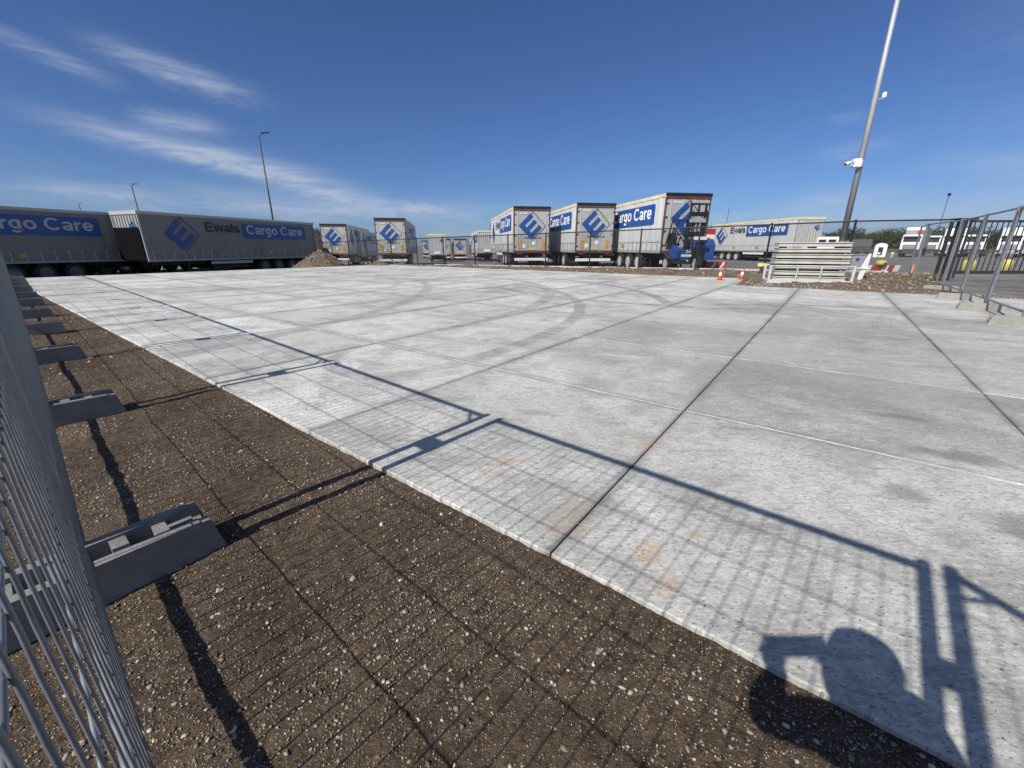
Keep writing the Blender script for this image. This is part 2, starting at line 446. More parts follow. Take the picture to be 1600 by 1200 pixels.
M_MAST = mat('weathered mast zinc', (0.40, 0.415, 0.42), 0.5, 0.15, var=0.12, scale=3, dirt=(0.22, 0.225, 0.23), dirt_amt=0.5, stretch=(1, 1, 0.2))
M_YELLOW = mat('yellow paint', (0.62, 0.49, 0.10), 0.45, var=0.1, dirt=(0.4, 0.32, 0.1), dirt_amt=0.3)
M_ORANGED = mat('dim yellow plate', (0.36, 0.29, 0.06), 0.5, var=0.1)  # marker plate colour; also yellow darkened for the shaded trailers
M_RED = mat('red paint', (0.42, 0.035, 0.03), 0.45, var=0.12)
M_REDLAMP = mat('red lamp', (0.20, 0.02, 0.02), 0.25, var=0.1)
M_GALV = mat('galvanised steel', (0.52, 0.54, 0.55), 0.5, 0.15, var=0.16, scale=14, dirt=(0.30, 0.31, 0.31), dirt_amt=0.5)
M_TUBE = mat('weathered galvanised tube', (0.20, 0.21, 0.22), 0.5, 0.1, var=0.16, scale=14, dirt=(0.14, 0.14, 0.14), dirt_amt=0.5)
M_WIRE = mat('galvanised wire', (0.21, 0.225, 0.245), 0.42, 0.3, var=0.15, scale=20)
M_FOOT = mat('grey fence foot', (0.175, 0.172, 0.165), 0.8, var=0.14, scale=9, bump=0.6, bscale=90, dirt=(0.30, 0.29, 0.27), dirt_amt=0.35)
M_CFOOT = mat('concrete fence foot', (0.27, 0.26, 0.24), 0.88, var=0.14, scale=7, bump=0.4, dirt=(0.32, 0.29, 0.25), dirt_amt=0.5)
M_PANEL = mat('pale grey stacked panel', (0.46, 0.445, 0.40), 0.65, var=0.1, scale=3, dirt=(0.36, 0.33, 0.29), dirt_amt=0.45)
M_CONE = mat('orange cone', (0.72, 0.105, 0.03), 0.5, var=0.1)
M_FLBLUE = mat('forklift blue', (0.014, 0.07, 0.28), 0.4, var=0.08, scale=3, dirt=(0.06, 0.10, 0.2), dirt_amt=0.4)
M_GLASS = mat('dark glass', (0.02, 0.025, 0.03), 0.08, var=0.1)
M_LEAF = mat('leaves', (0.040, 0.058, 0.020), 0.7, var=0.5, scale=0.5, spec=0.2)
M_BARK = mat('bark', (0.06, 0.045, 0.032), 0.9, var=0.3, scale=4)
M_SKIN = mat('skin', (0.50, 0.30, 0.22), 0.5, var=0.06)
M_HAIR = mat('brown hair', (0.05, 0.033, 0.02), 0.6, var=0.2)
M_JACKET = mat('dark jacket', (0.03, 0.035, 0.05), 0.8, var=0.2)
M_TROU = mat('dark trousers', (0.04, 0.042, 0.05), 0.85, var=0.2)
M_GREYPNT = mat('grey paint', (0.30, 0.31, 0.32), 0.5, var=0.1)


# ------------------------------------------------------------------ mesh helpers
class MB:
    def __init__(self):
        self.v = []
        self.f = []

    def add(self, vs, fs):
        k = len(self.v)
        self.v += [tuple(float(c) for c in q) for q in vs]
        self.f += [tuple(i + k for i in f) for f in fs]
        return self

    def box(self, x0, x1, y0, y1, z0, z1):
        vs = [(x, y, z) for z in (z0, z1) for y in (y0, y1) for x in (x0, x1)]
        return self.add(vs, [(0, 2, 3, 1), (4, 5, 7, 6), (0, 1, 5, 4), (2, 6, 7, 3), (0, 4, 6, 2), (1, 3, 7, 5)])

    def cbox(self, x0, x1, y0, y1, z0, z1, b=0.01):
        """A box with chamfered edges."""
        lo, hi = (x0, y0, z0), (x1, y1, z1)
        vs, idx = [], {}
        for sx in (0, 1):
            for sy in (0, 1):
                for sz in (0, 1):
                    s = (sx, sy, sz)
                    for ax in range(3):
                        q = []
                        for d in range(3):
                            e = hi[d] if s[d] else lo[d]
                            if d != ax:
                                e += -b if s[d] else b
                            q.append(e)
                        idx[(s, ax)] = len(vs)
                        vs.append(q)
        fs = []
        for ax in range(3):
            u, w = (ax + 1) % 3, (ax + 2) % 3
            for s in (0, 1):
                ring = []
                for (a, c) in ((0, 0), (1, 0), (1, 1), (0, 1)):
                    k = [0, 0, 0]
                    k[ax], k[u], k[w] = s, a, c
                    ring.append(idx[(tuple(k), ax)])
                fs.append(tuple(ring if s else ring[::-1]))
            for a in (0, 1):
                for c in (0, 1):
                    k0 = [0, 0, 0]
                    k1 = [0, 0, 0]
                    k0[ax], k1[ax] = 0, 1
                    k0[u] = k1[u] = a
                    k0[w] = k1[w] = c
                    q = (idx[(tuple(k0), u)], idx[(tuple(k1), u)], idx[(tuple(k1), w)], idx[(tuple(k0), w)])
                    fs.append(q if (a == c) else q[::-1])
        for sx in (0, 1):
            for sy in (0, 1):
                for sz in (0, 1):
                    s = (sx, sy, sz)
                    t = (idx[(s, 0)], idx[(s, 1)], idx[(s, 2)])
                    fs.append(t if (sx + sy + sz) % 2 else t[::-1])
        return self.add(vs, fs)

    def tube(self, p0, p1, r, n=8, r1=None, cap=True):
        p0, p1 = Vector(p0), Vector(p1)
        r1 = r if r1 is None else r1
        d = (p1 - p0).normalized()
        a = d.orthogonal().normalized()
        b = d.cross(a)
        vs = []
        for p, rr in ((p0, r), (p1, r1)):
            for i in range(n):
                t = 2 * math.pi * i / n
                vs.append(p + a * (rr * math.cos(t)) + b * (rr * math.sin(t)))
        fs = [(i, (i + 1) % n, n + (i + 1) % n, n + i) for i in range(n)]
        if cap:
            fs += [tuple(range(n))[::-1], tuple(range(n, 2 * n))]
        return self.add(vs, fs)

    def path(self, pts, r, n=8):
        for a, b in zip(pts[:-1], pts[1:]):
            self.tube(a, b, r, n)
        return self

    def lathe(self, prof, n=20, M=None, center=(0, 0, 0)):
        M = M or Matrix.Identity(3)
        c = Vector(center)
        vs, fs = [], []
        for (r, z) in prof:
            for i in range(n):
                t = 2 * math.pi * i / n
                vs.append(c + M @ Vector((r * math.cos(t), r * math.sin(t), z)))
        for k in range(len(prof) - 1):
            for i in range(n):
                j = (i + 1) % n
                fs.append((k * n + i, k * n + j, (k + 1) * n + j, (k + 1) * n + i))
        fs.append(tuple(range(n))[::-1])
        e = (len(prof) - 1) * n
        fs.append(tuple(range(e, e + n)))
        return self.add(vs, fs)

    def prism(self, poly, axis, a0, a1):
        """2-D polygon extruded along an axis; the polygon's axes follow it cyclically."""
        n = len(poly)
        vs = []
        for a in (a0, a1):
            for (u, w) in poly:
                q = [0, 0, 0]
                q[axis] = a
                q[(axis + 1) % 3] = u
                q[(axis + 2) % 3] = w
                vs.append(q)
        fs = [(i, (i + 1) % n, n + (i + 1) % n, n + i) for i in range(n)]
        fs += [tuple(range(n))[::-1], tuple(range(n, 2 * n))]
        return self.add(vs, fs)

    def mesh(self, name, m, smooth=False):
        me = bpy.data.meshes.new(name)
        me.from_pydata(self.v, [], self.f)
        me.update()
        me.materials.append(m)
        if smooth:
            me.polygons.foreach_set('use_smooth', [True] * len(me.polygons))
        return me

    def build(self, name, m, parent=None, smooth=False, kind=None, label=None):
        o = bpy.data.objects.new(name, self.mesh(name, m, smooth))
        return link(o, parent, kind, label)


def link(o, parent=None, kind=None, label=None):
    COL.objects.link(o)
    if parent is not None:
        o.parent = parent
    if kind:
        o['kind'] = kind
    if label:
        o['label'] = label
    return o


def part_from(name, me, parent, loc=(0, 0, 0), rot=(0, 0, 0), scale=(1, 1, 1), kind=None):
    o = bpy.data.objects.new(name, me)
    o.location = loc
    o.rotation_euler = rot
    o.scale = scale
    return link(o, parent, kind)


def tag(o, label, cat, group=None):
    o['label'] = label
    o['category'] = cat
    if group:
        o['group'] = group
    return o


def thing(name, label, cat, loc=(0, 0, 0), rotz=0.0, group=None):
    o = bpy.data.objects.new(name, None)
    o.empty_display_size = 0.2
    o.location = loc
    o.rotation_euler = (0, 0, rotz)
    COL.objects.link(o)
    return tag(o, label, cat, group)


def copy_tree(o, parent=None):
    c = o.copy()
    COL.objects.link(c)
    if parent is not None:
        c.parent = parent
    for ch in list(o.children):
        copy_tree(ch, c)
    return c


def grid_mesh(name, P, nu, nv, m, parent=None, kind=None, smooth=True):
    """P: (nu*nv, 3) array of points, v running fastest."""
    me = bpy.data.meshes.new(name)
    i = np.arange(nu - 1)[:, None] * nv + np.arange(nv - 1)[None, :]
    q = np.stack([i, i + nv, i + nv + 1, i + 1], -1).reshape(-1, 4)
    me.vertices.add(len(P))
    me.vertices.foreach_set('co', np.asarray(P, np.float32).ravel())
    me.loops.add(q.size)
    me.loops.foreach_set('vertex_index', q.ravel().astype(np.int32))
    me.polygons.add(len(q))
    me.polygons.foreach_set('loop_start', np.arange(0, q.size, 4, dtype=np.int32))
    me.polygons.foreach_set('loop_total', np.full(len(q), 4, np.int32))
    me.update(calc_edges=True)
    if smooth:
        me.polygons.foreach_set('use_smooth', np.ones(len(q), bool))
    me.materials.append(m)
    o = bpy.data.objects.new(name, me)
    return link(o, parent, kind)


def vnoise(x, y, seed=0):
    """Smooth value noise, vectorised, range about -1..1."""
    xi, yi = np.floor(x).astype(np.int64), np.floor(y).astype(np.int64)
    fx, fy = x - xi, y - yi
    fx = fx * fx * (3 - 2 * fx)
    fy = fy * fy * (3 - 2 * fy)

    def h(a, b):
        n = (a * 374761393 + b * 668265263 + seed * 982451653) & 0x7fffffff
        n = ((n ^ (n >> 13)) * 1274126177) & 0x7fffffff
        return ((n ^ (n >> 16)) & 0xffff) / 32767.5 - 1
    return (h(xi, yi) * (1 - fx) + h(xi + 1, yi) * fx) * (1 - fy) + (h(xi, yi + 1) * (1 - fx) + h(xi + 1, yi + 1) * fx) * fy


def fbm(x, y, octs, seed=0):
    t = 0
    a = 1.0
    for k in range(octs):
        t = t + a * vnoise(x * 2 ** k, y * 2 ** k, seed + k)
        a *= 0.55
    return t


ICO = None


def rock_cloud(name, pos, size, m, parent=None, kind='stuff', flat=0.65, seed=1):
    """Many little stones joined into one mesh: jittered 12-vertex balls."""
    global ICO
    t = (1 + 5 ** 0.5) / 2
    iv = np.array([(-1, t, 0), (1, t, 0), (-1, -t, 0), (1, -t, 0), (0, -1, t), (0, 1, t), (0, -1, -t), (0, 1, -t), (t, 0, -1), (t, 0, 1), (-t, 0, -1), (-t, 0, 1)], float)
    iv /= np.linalg.norm(iv[0])
    fc = np.array([(0, 11, 5), (0, 5, 1), (0, 1, 7), (0, 7, 10), (0, 10, 11), (1, 5, 9), (5, 11, 4), (11, 10, 2), (10, 7, 6), (7, 1, 8), (3, 9, 4), (3, 4, 2), (3, 2, 6), (3, 6, 8), (3, 8, 9), (4, 9, 5), (2, 4, 11), (6, 2, 10), (8, 6, 7), (9, 8, 1)], np.int64)
    rg = np.random.default_rng(seed)
    n = len(pos)
    sc = size[:, None] * np.stack([rg.uniform(0.7, 1.35, n), rg.uniform(0.6, 1.1, n), rg.uniform(0.3, 0.75, n) * flat / 0.65], 1)
    a = rg.uniform(0, 2 * np.pi, n)
    ti = rg.normal(0, 0.35, n)
    V = iv[None] * rg.uniform(0.62, 1.28, (n, 12, 1)) * sc[:, None, :]
    c, s = np.cos(ti)[:, None], np.sin(ti)[:, None]
    V = np.stack([V[..., 0], V[..., 1] * c - V[..., 2] * s, V[..., 1] * s + V[..., 2] * c], -1)
    c, s = np.cos(a)[:, None], np.sin(a)[:, None]
    V = np.stack([V[..., 0] * c - V[..., 1] * s, V[..., 0] * s + V[..., 1] * c, V[..., 2]], -1) + pos[:, None, :]
    F = (fc[None] + (np.arange(n) * 12)[:, None, None]).reshape(-1, 3)
    me = bpy.data.meshes.new(name)
    me.vertices.add(n * 12)
    me.vertices.foreach_set('co', V.astype(np.float32).ravel())
    me.loops.add(F.size)
    me.loops.foreach_set('vertex_index', F.ravel().astype(np.int32))
    me.polygons.add(len(F))
    me.polygons.foreach_set('loop_start', np.arange(0, F.size, 3, dtype=np.int32))
    me.polygons.foreach_set('loop_total', np.full(len(F), 3, np.int32))
    me.update(calc_edges=True)
    me.materials.append(m)
    o = bpy.data.objects.new(name, me)
    return link(o, parent, kind)


TEXT = {}


def arc(cx, cy, rx, ry, a0, a1, n=14):
    return [(cx + rx * math.cos(R(a0 + (a1 - a0) * k / n)), cy + ry * math.sin(R(a0 + (a1 - a0) * k / n))) for k in range(n + 1)]


def glyph(ch, w):
    """Strokes (centre lines) and advance of a plain grotesque letter, cap height 1."""
    h, X = w / 2, 0.74
    if ch == 'E':
        return [[(h, 0), (h, 1)], [(w, h), (.66, h)], [(w, .52), (.62, .52)], [(w, 1 - h), (.66, 1 - h)]], .74
    if ch == 'C':
        return [arc(.42, .5, .42 - h, .5 + .01 - h, 42, 318, 22)], .86
    if ch == 'w':
        return [[(.07, X), (.24, h * .6), (.44, X - .04), (.64, h * .6), (.81, X)]], .92
    if ch == 'a':
        return [arc(.27, X - h - .16, .25 - h * .6, .16, 165, 0, 10) + [(.53 - h, .30), (.53 - h, 0)], arc(.26, .215, .255 - h, .215 - h, 0, 360, 18)], .64
    if ch == 'l':
        return [[(h, 0), (h, 1)]], .26
    if ch == 's':
        return [arc(.26, X - h - .125, .24 - h * .7, .125, 20, 180, 8) + arc(.26, X - h - .125, .24 - h * .7, .125, 200, 270, 4) + arc(.26, h + .125, .25 - h * .7, .125 + .02, 90, -30, 6) + arc(.26, h + .125, .25 - h * .7, .125, -30, -160, 8)], .58
    if ch == 'r':
        return [[(h, 0), (h, X)], arc(.36, X - h - .2, .27 - h * .5, .2, 160, 85, 6)], .42
    if ch == 'g':
        return [arc(.28, .38, .28 - h, .36 - h, 0, 360, 20), [(.56 - h, X), (.56 - h, -.06)] + arc(.28, -.05, .28 - h, .2 - h * .4, 0, -155, 10)], .66
    if ch == 'o':
        return [arc(.31, .37, .31 - h, .38 - h, 0, 360, 22)], .70
    if ch == 'e':
        return [[(.10, .36), (.56, .36)], arc(.30, .37, .30 - h, .38 - h, 0, 320, 20)], .66
    return [], .32


def stroke_mesh(body, m, w=0.165):
    mb = MB()
    x0, lift = 0.0, 0.0
    for ch in body:
        st, adv = glyph(ch, w)
        for pts in st:
            P = [Vector((p[0] + x0, p[1])) for p in pts]
            closed = (P[0] - P[-1]).length < 1e-4
            n = len(P)
            k0 = len(mb.v)
            for i in range(n):
                a = P[i - 1] if i > 0 else (P[-2] if closed else P[0])
                b = P[i + 1] if i < n - 1 else (P[1] if closed else P[-1])
                d1 = (P[i] - a).normalized() if (P[i] - a).length > 1e-6 else (b - P[i]).normalized()
                d2 = (b - P[i]).normalized() if (b - P[i]).length > 1e-6 else d1
                t = (d1 + d2)
                t = t.normalized() if t.length > 1e-6 else d1
                nr = Vector((-t.y, t.x)) * (w / 2 / max(0.45, t.dot(d1)))
                for q in (P[i] + nr, P[i] - nr):
                    mb.v.append((q.x, q.y, lift))
            for i in range(n - 1):
                mb.f.append((k0 + 2 * i, k0 + 2 * i + 1, k0 + 2 * i + 3, k0 + 2 * i + 2))
            lift = (lift + 0.0015) % 0.006
        x0 += adv
    return mb.mesh('lettering', m)


def text_mesh(body, m, bold=0.0):
    """Flat lettering mesh and its bounds."""
    key = (body, m.name, bold)
    if key in TEXT:
        return TEXT[key]
    if all(c in 'EwalsCrgoe ' for c in body):
        me = stroke_mesh(body, m)
    else:
        cu = bpy.data.curves.new('lettering', 'FONT')
        cu.body = body
        cu.size = 1.0
        cu.offset = bold
        cu.resolution_u = 3
        ob = bpy.data.objects.new('lettering', cu)
        COL.objects.link(ob)
        dg = bpy.context.evaluated_depsgraph_get()
        me = bpy.data.meshes.new_from_object(ob.evaluated_get(dg))
        bpy.data.objects.remove(ob)
        me.materials.clear()
        me.materials.append(m)
    co = np.zeros(len(me.vertices) * 3)
    me.vertices.foreach_get('co', co)
    co = co.reshape(-1, 3)
    TEXT[key] = (me, co.min(0), co.max(0))
    return TEXT[key]


def lettering(name, body, m, origin, U, Wv, width, height, parent, bold=0.0, base_of=None):
    """Place lettering so that its box is width x height, lower left corner at origin."""
    me, lo, hi = text_mesh(body, m, bold)
    sx = width / (hi[0] - lo[0])
    sy = height / (hi[1] - lo[1])
    U, Wv = Vector(U), Vector(Wv)
    N = U.cross(Wv)
    M = Matrix(((U.x * sx, Wv.x * sy, N.x, 0), (U.y * sx, Wv.y * sy, N.y, 0), (U.z * sx, Wv.z * sy, N.z, 0), (0, 0, 0, 1)))
    off = Vector(origin) - U * (lo[0] * sx) - Wv * (lo[1] * sy)
    me2 = me.copy()
    me2.transform(M)
    me2.transform(Matrix.Translation(off))
    o = bpy.data.objects.new(name, me2)
    return link(o, parent)


def flat(name, polys, m, origin, U, Wv, parent):
    U, Wv, O = Vector(U), Vector(Wv), Vector(origin)
    mb = MB()
    for poly in polys:
        mb.add([O + U * a + Wv * b for (a, b) in poly], [tuple(range(len(poly)))])
    return mb.build(name, m, parent)


# ------------------------------------------------------------------ ground
def gz(x, y):
    x = np.asarray(x, float)
    y = np.asarray(y, float)
    z = -0.12 - 0.016 * np.clip(5 - x, 0, 34) - 0.020 * np.clip(y - 42, 0, 42) * np.clip((14 - x) / 10, 0, 1)
    z = z + 0.06 * np.clip((x - 14) / 20, 0, 1)
    t = (x - ORG[0]) * DJ[0] + (y - ORG[1]) * DJ[1]
    s = ((x - ORG[0]) * DI[0] + (y - ORG[1]) * DI[1]) / STEP
    k = np.clip((20.2 - t) / 1.5, 0, 1) * np.clip((13.6 - s) / 0.5, 0, 1)
    return z * (1 - k) + np.minimum(z, -0.22) * k


def gz1(x, y):
    return float(gz(np.array([x]), np.array([y]))[0])


ax = np.concatenate([[-2500, -1200, -600, -300, -180, -120, -90, -70, -55, -45], np.arange(-40, 41, 1.0), [45, 55, 70, 90, 120, 180, 300, 600, 1200, 2500]])
ay = np.concatenate([[-1500, -600, -200, -80, -40, -20], np.arange(-12, 62, 1.0), [66, 72, 80, 90, 105, 130, 170, 240, 350, 600, 1200, 2600]])
gx, gy = np.meshgrid(ax, ay, indexing='ij')
g = np.stack([gx.ravel(), gy.ravel(), gz(gx.ravel(), gy.ravel())], 1)
grid_mesh('yard_ground', g, len(ax), len(ay), M_ASPH, kind='structure')

# rough grass beyond the yard on the right, a low rise
fx, fy = np.meshgrid(np.linspace(85, 900, 60), np.linspace(105, 900, 50), indexing='ij')
fz = gz(fx, fy) + 0.05 + 0.75 * np.clip((fy - 108) / 30, 0, 1) * np.clip((fx - 88) / 20, 0, 1) + 0.12 * fbm(fx * 0.1, fy * 0.1, 3, 5)
grid_mesh('grass_field', np.stack([fx.ravel(), fy.ravel(), fz.ravel()], 1), 60, 50, M_GRASS, kind='structure')

# ------------------------------------------------------------------ concrete apron
apron = MB()
b0 = [gp(-4, 0.02), gp(13.3, 0.02), gp(13.3, 14.88), gp(-4, 14.88)]
b1 = [gp(0.93, 14.88), gp(13.3, 14.88), gp(13.3, 18.73), gp(0.93, 18.73)]
for q in (b0, b1):
    n = len(apron.v)
    apron.add([(a[0], a[1], z) for z in (-0.2, -0.014) for a in q], [(3, 2, 1, 0), (4, 5, 6, 7), (0, 1, 5, 4), (1, 2, 6, 5), (2, 3, 7, 6), (3, 0, 4, 7)])
apron_o = apron.build('concrete_pavement', M_SEAL, kind='structure')
SLABS = {}


def slab(i0, i1, t0, t1):
    w, d = (i1 - i0) * STEP - 0.009, (t1 - t0) - 0.012
    key = (round(w, 3), round(d, 3))
    if key not in SLABS:
        SLABS[key] = MB().cbox(-w / 2, w / 2, -d / 2, d / 2, -0.17, 0, 0.006).mesh('concrete_slab', M_CONC)
    c = gp((i0 + i1) / 2, (t0 + t1) / 2)
    o = part_from('concrete_slab', SLABS[key], apron_o, (c[0], c[1], random.uniform(-0.002, 0.0025)), (random.uniform(-.0008, .0008), random.uniform(-.0008, .0008), math.atan2(DI[1], DI[0])))
    return o


for j in range(9):
    lo = -4 if j < 7 else 1
    for i in range(lo, 13):
        i0 = 0.93 if (j >= 7 and i == 1) else i
        i1 = 13.3 if i == 12 else i + 1
        slab(i0, i1, JS[j], JS[j + 1])
# pale cement ridges left along the joints
for jj in (1, 2):
    for i in range(-4, 13):
        if (jj == 2 and i > 4) or i > 9:
            continue
        a, b = gp(i + 0.01, JS[jj] - 0.006), gp(i + 0.99, JS[jj] - 0.006)
        mb = MB()
        n = 24
        wv = [max(0.0005, 0.0042 + 0.0058 * (math.sin(k * 0.9 + i * 2.1) * 0.6 + random.uniform(-.6, .6))) for k in range(n + 1)]
        hv = [0.0025 + 0.003 * random.random() for k in range(n + 1)]
        for k in range(n + 1):
            c = a + (b - a) * k / n
            for (off, hz) in ((-wv[k], 0.0), (-wv[k] * .4, hv[k]), (wv[k] * .5, hv[k] * .9), (wv[k] * 1.1, 0.0)):
                mb.v.append((float(c[0] + DJ[0] * off), float(c[1] + DJ[1] * off), hz + 0.0005))
        for k in range(n):
            for q in range(3):
                mb.f.append((k * 4 + q, k * 4 + q + 1, k * 4 + q + 5, k * 4 + q + 4))
        mb.build('cement_ridge', M_RIDGE, apron_o, smooth=True)


# ------------------------------------------------------------------ near soil
def soil_z(x, y):
    t = (x - ORG[0]) * DJ[0] + (y - ORG[1]) * DJ[1]
    z = -0.026 + 0.022 * fbm(x * 0.9, y * 0.9, 3, 3) * np.clip(-t / 0.5, 0.15, 1) + 0.005 * fbm(x * 9, y * 9, 2, 9) * np.clip(-t / 0.25, 0.25, 1)
    z = z + 0.012 * np.exp(-((t + 0.10) / 0.12) ** 2) * vnoise(x * 3.1, y * 3.1, 17)
    return np.minimum(z, -0.006 - 0.004 * np.clip(-t, 0, 1)) * 1.0


def soil_patch(name, s0, s1, ds, t0, t1, dt, dz=0.0, parent=None):
    ss = np.arange(s0, s1 + ds / 2, ds)
    tt = np.arange(t0, t1 + dt / 2, dt)
    S, Tt = np.meshgrid(ss, tt, indexing='ij')
    x = ORG[0] + DI[0] * S + DJ[0] * Tt
    y = ORG[1] + DI[1] * S + DJ[1] * Tt
    z = soil_z(x, y) + dz
    if ds < 0.05:
        z = z + 0.003 * fbm(x * 34, y * 34, 2, 21) + 0.0045 * np.maximum(0, vnoise(x * 22, y * 22, 33)) ** 2
    return grid_mesh(name, np.stack([x.ravel(), y.ravel(), z.ravel()], 1), len(ss), len(tt), M_SOIL, parent, kind='structure')


soil = soil_patch('soil_strip', -2.0, 6.0, 0.014, -2.6, 0.03, 0.014)
soilb = soil_patch('soil_strip', -2.0, 7.0, 0.05, -3.2, -2.6, 0.05)
soilc = soil_patch('soil_strip', 6.0, 7.0, 0.05, -2.6, 0.03, 0.0505)
soild = soil_patch('soil_strip', -3.0, -2.0, 0.05, -3.2, 0.03, 0.05)
soil2 = soil_patch('soil_strip', 7.0, 30.0, 0.12, -12.0, 0.03, 0.115)
soil3 = soil_patch('soil_strip', -9.0, 7.0, 0.2, -12.0, -3.2, 0.2)

# pebbles: fine ones joined, the larger ones each a piece of its own
n = 170000
s = RNG.uniform(-1.6, 5.5, n)
t = RNG.uniform(-2.6, -0.015, n)
x = ORG[0] + DI[0] * s + DJ[0] * t
y = ORG[1] + DI[1] * s + DJ[1] * t
keep = (RNG.uniform(0, 1, n) < 0.42 + 0.45 * vnoise(x * 2.6, y * 2.6, 41) + 0.2 * vnoise(x * 9, y * 9, 47)) & (np.hypot(x, y) < 6.3)
x, y = x[keep], y[keep]
sz = 0.0019 + 0.0022 * RNG.pareto(3.0, len(x))
sz = np.clip(sz, 0.0018, 0.0085)
rock_cloud('pebbles', np.stack([x, y, soil_z(x, y) + sz * 0.05 + 0.002], 1), sz, M_PEB, soil, seed=3)
n = 9000
s = RNG.uniform(5.5, 26, n)
t = RNG.uniform(-2.8, -0.02, n)
x = ORG[0] + DI[0] * s + DJ[0] * t
y = ORG[1] + DI[1] * s + DJ[1] * t
sz = np.clip(0.005 + 0.006 * RNG.pareto(3, n), 0.004, 0.025)
rock_cloud('pebbles', np.stack([x, y, soil_z(x, y) + sz * 0.2], 1), sz, M_PEB, soil2, seed=4)


def stone_mesh(k):
    rg = np.random.default_rng(100 + k)
    o = rock_cloud('stone', np.zeros((1, 3)), np.array([1.0]), M_STONE, None, None, 0.75, 200 + k)
    me = o.data
    bpy.data.objects.remove(o)
    return me


STONES = [stone_mesh(k) for k in range(9)]
cnt = 0
while cnt < 60:
    s_, t_ = random.uniform(-1.0, 3.6), random.uniform(-2.0, -0.03)
    px, py = gp(0, t_) + DI * s_
    if math.hypot(px, py) < 0.55 or math.hypot(px, py) > 4.6:
        continue
    r = random.choice([0.006, 0.007, 0.007, 0.008, 0.009, 0.011]) * random.uniform(0.8, 1.2)
    z = float(soil_z(np.array([px]), np.array([py]))[0])
    part_from('stone', STONES[cnt % 9], soil, (px, py, z + r * 0.02), (random.uniform(-.4, .4), random.uniform(-.4, .4), random.uniform(0, 6.28)), (r, r * random.uniform(.65, 1), r * random.uniform(.5, .9)))
    cnt += 1
for (px_, py_, r) in [(-0.63, 1.28, 0.022), (-1.12, 1.22, 0.024), (0.28, 0.98, 0.020), (0.52, 0.83, 0.017), (0.33, 0.86, 0.02), (-0.35, 1.7, 0.024), (-0.15, 0.86, 0.018), (0.05, 1.05, 0.017), (-1.75, 2.35, 0.03), (-0.62, 1.62, 0.022)]:
    z = float(soil_z(np.array([px_]), np.array([py_]))[0])
    r *= 0.66
    part_from('stone', STONES[cnt % 9], soil, (px_, py_, z + r * 0.05), (random.uniform(-.3, .3), random.uniform(-.3, .3), random.uniform(0, 6.28)), (r, r * random.uniform(.7, 1), r * 0.7))
    cnt += 1
# crumbs of soil that lie on the slabs near the edge
n = 420
s = RNG.uniform(-2, 12, n)
t = np.abs(RNG.normal(0, 0.35, n)) + 0.03
x = ORG[0] + DI[0] * s + DJ[0] * t
y = ORG[1] + DI[1] * s + DJ[1] * t
sz = RNG.uniform(0.0016, 0.0055, n)
rock_cloud('crumbs', np.stack([x, y, sz * 0.35], 1), sz, M_PEB, soil, seed=8)


# ------------------------------------------------------------------ far bank of soil, kerb, gravel heap
def fence_top(x):
    return 1.75 + (x + 16.9) * 0.0152


def bank_z(i, t):
    xy = gp(i, t)
    base = fence_top(xy[0]) - 1.93
    e0 = 18.75 if i > 0.93 else 14.9
    k = min(1, max(0, (t - e0) / max(0.3, 20.5 - e0)))
    return xy, base, k


def bank(name, i0, i1, di, t0, t1, dt):
    ii = np.arange(i0, i1 + di / 2, di)
    tt = np.arange(t0, t1 + dt / 2, dt)
    I, Tt = np.meshgrid(ii, tt, indexing='ij')
    x = ORG[0] + DI[0] * I * STEP + DJ[0] * Tt
    y = ORG[1] + DI[1] * I * STEP + DJ[1] * Tt
    k = np.clip((Tt - t0) / (20.5 - t0), 0, 1)
    base = fence_top(x) - 1.93
    z = -0.03 + (base + 0.03) * k ** 0.8 + (0.035 * fbm(x * 1.3, y * 1.3, 3, 51) + 0.02 * fbm(x * 6, y * 6, 2, 61)) * np.clip(k * 6, 0, 1)
    z = np.where(Tt > 20.75, z - (Tt - 20.75) * 0.9, z)
    return grid_mesh(name, np.stack([x.ravel(), y.ravel(), z.ravel()], 1), len(ii), len(tt), M_BANK, kind='structure'), (x, y, z)


bankA, pA = bank('soil_bank', 0.95, 15.0, 0.06, 18.74, 21.3, 0.1)
bankB, pB = bank('soil_bank', -1.75, 0.95, 0.06, 14.89, 21.3, 0.12)
for (bo, pp, n, hi, sd) in ((bankA, pA, 3600, 0.075, 5), (bankB, pB, 3200, 0.06, 6)):
    x, y, z = [q.ravel() for q in pp]
    pick = RNG.integers(0, len(x), n)
    sz = np.clip(0.012 + 0.018 * RNG.pareto(2.6, n), 0.01, hi)
    pos = np.stack([x[pick] + RNG.uniform(-.06, .06, n), y[pick] + RNG.uniform(-.05, .05, n), z[pick] + sz * 0.2], 1)
    rock_cloud('rubble', pos, sz, M_RUB, bo, seed=sd)

# asphalt drive that leads up to the gate
ii = np.arange(-7, -1.7, 0.25)
tt = np.arange(14.89, 26, 0.4)
I, Tt = np.meshgrid(ii, tt, indexing='ij')
x = ORG[0] + DI[0] * I * STEP + DJ[0] * Tt
y = ORG[1] + DI[1] * I * STEP + DJ[1] * Tt
z = -0.028 + 0.10 * np.clip((Tt - 14.9) / 5, 0, 1) - 0.2 * np.clip((Tt - 20) / 6, 0, 1) + 0.012 * fbm(x, y, 2, 91)
grid_mesh('driveway', np.stack([x.ravel(), y.ravel(), z.ravel()], 1), len(ii), len(tt), M_DRIVE, kind='structure')
n = 900
i_, t_ = RNG.uniform(-5, -1.7, n), 14.95 + np.abs(RNG.normal(0, 0.7, n))
xx = ORG[0] + DI[0] * i_ * STEP + DJ[0] * t_
yy = ORG[1] + DI[1] * i_ * STEP + DJ[1] * t_
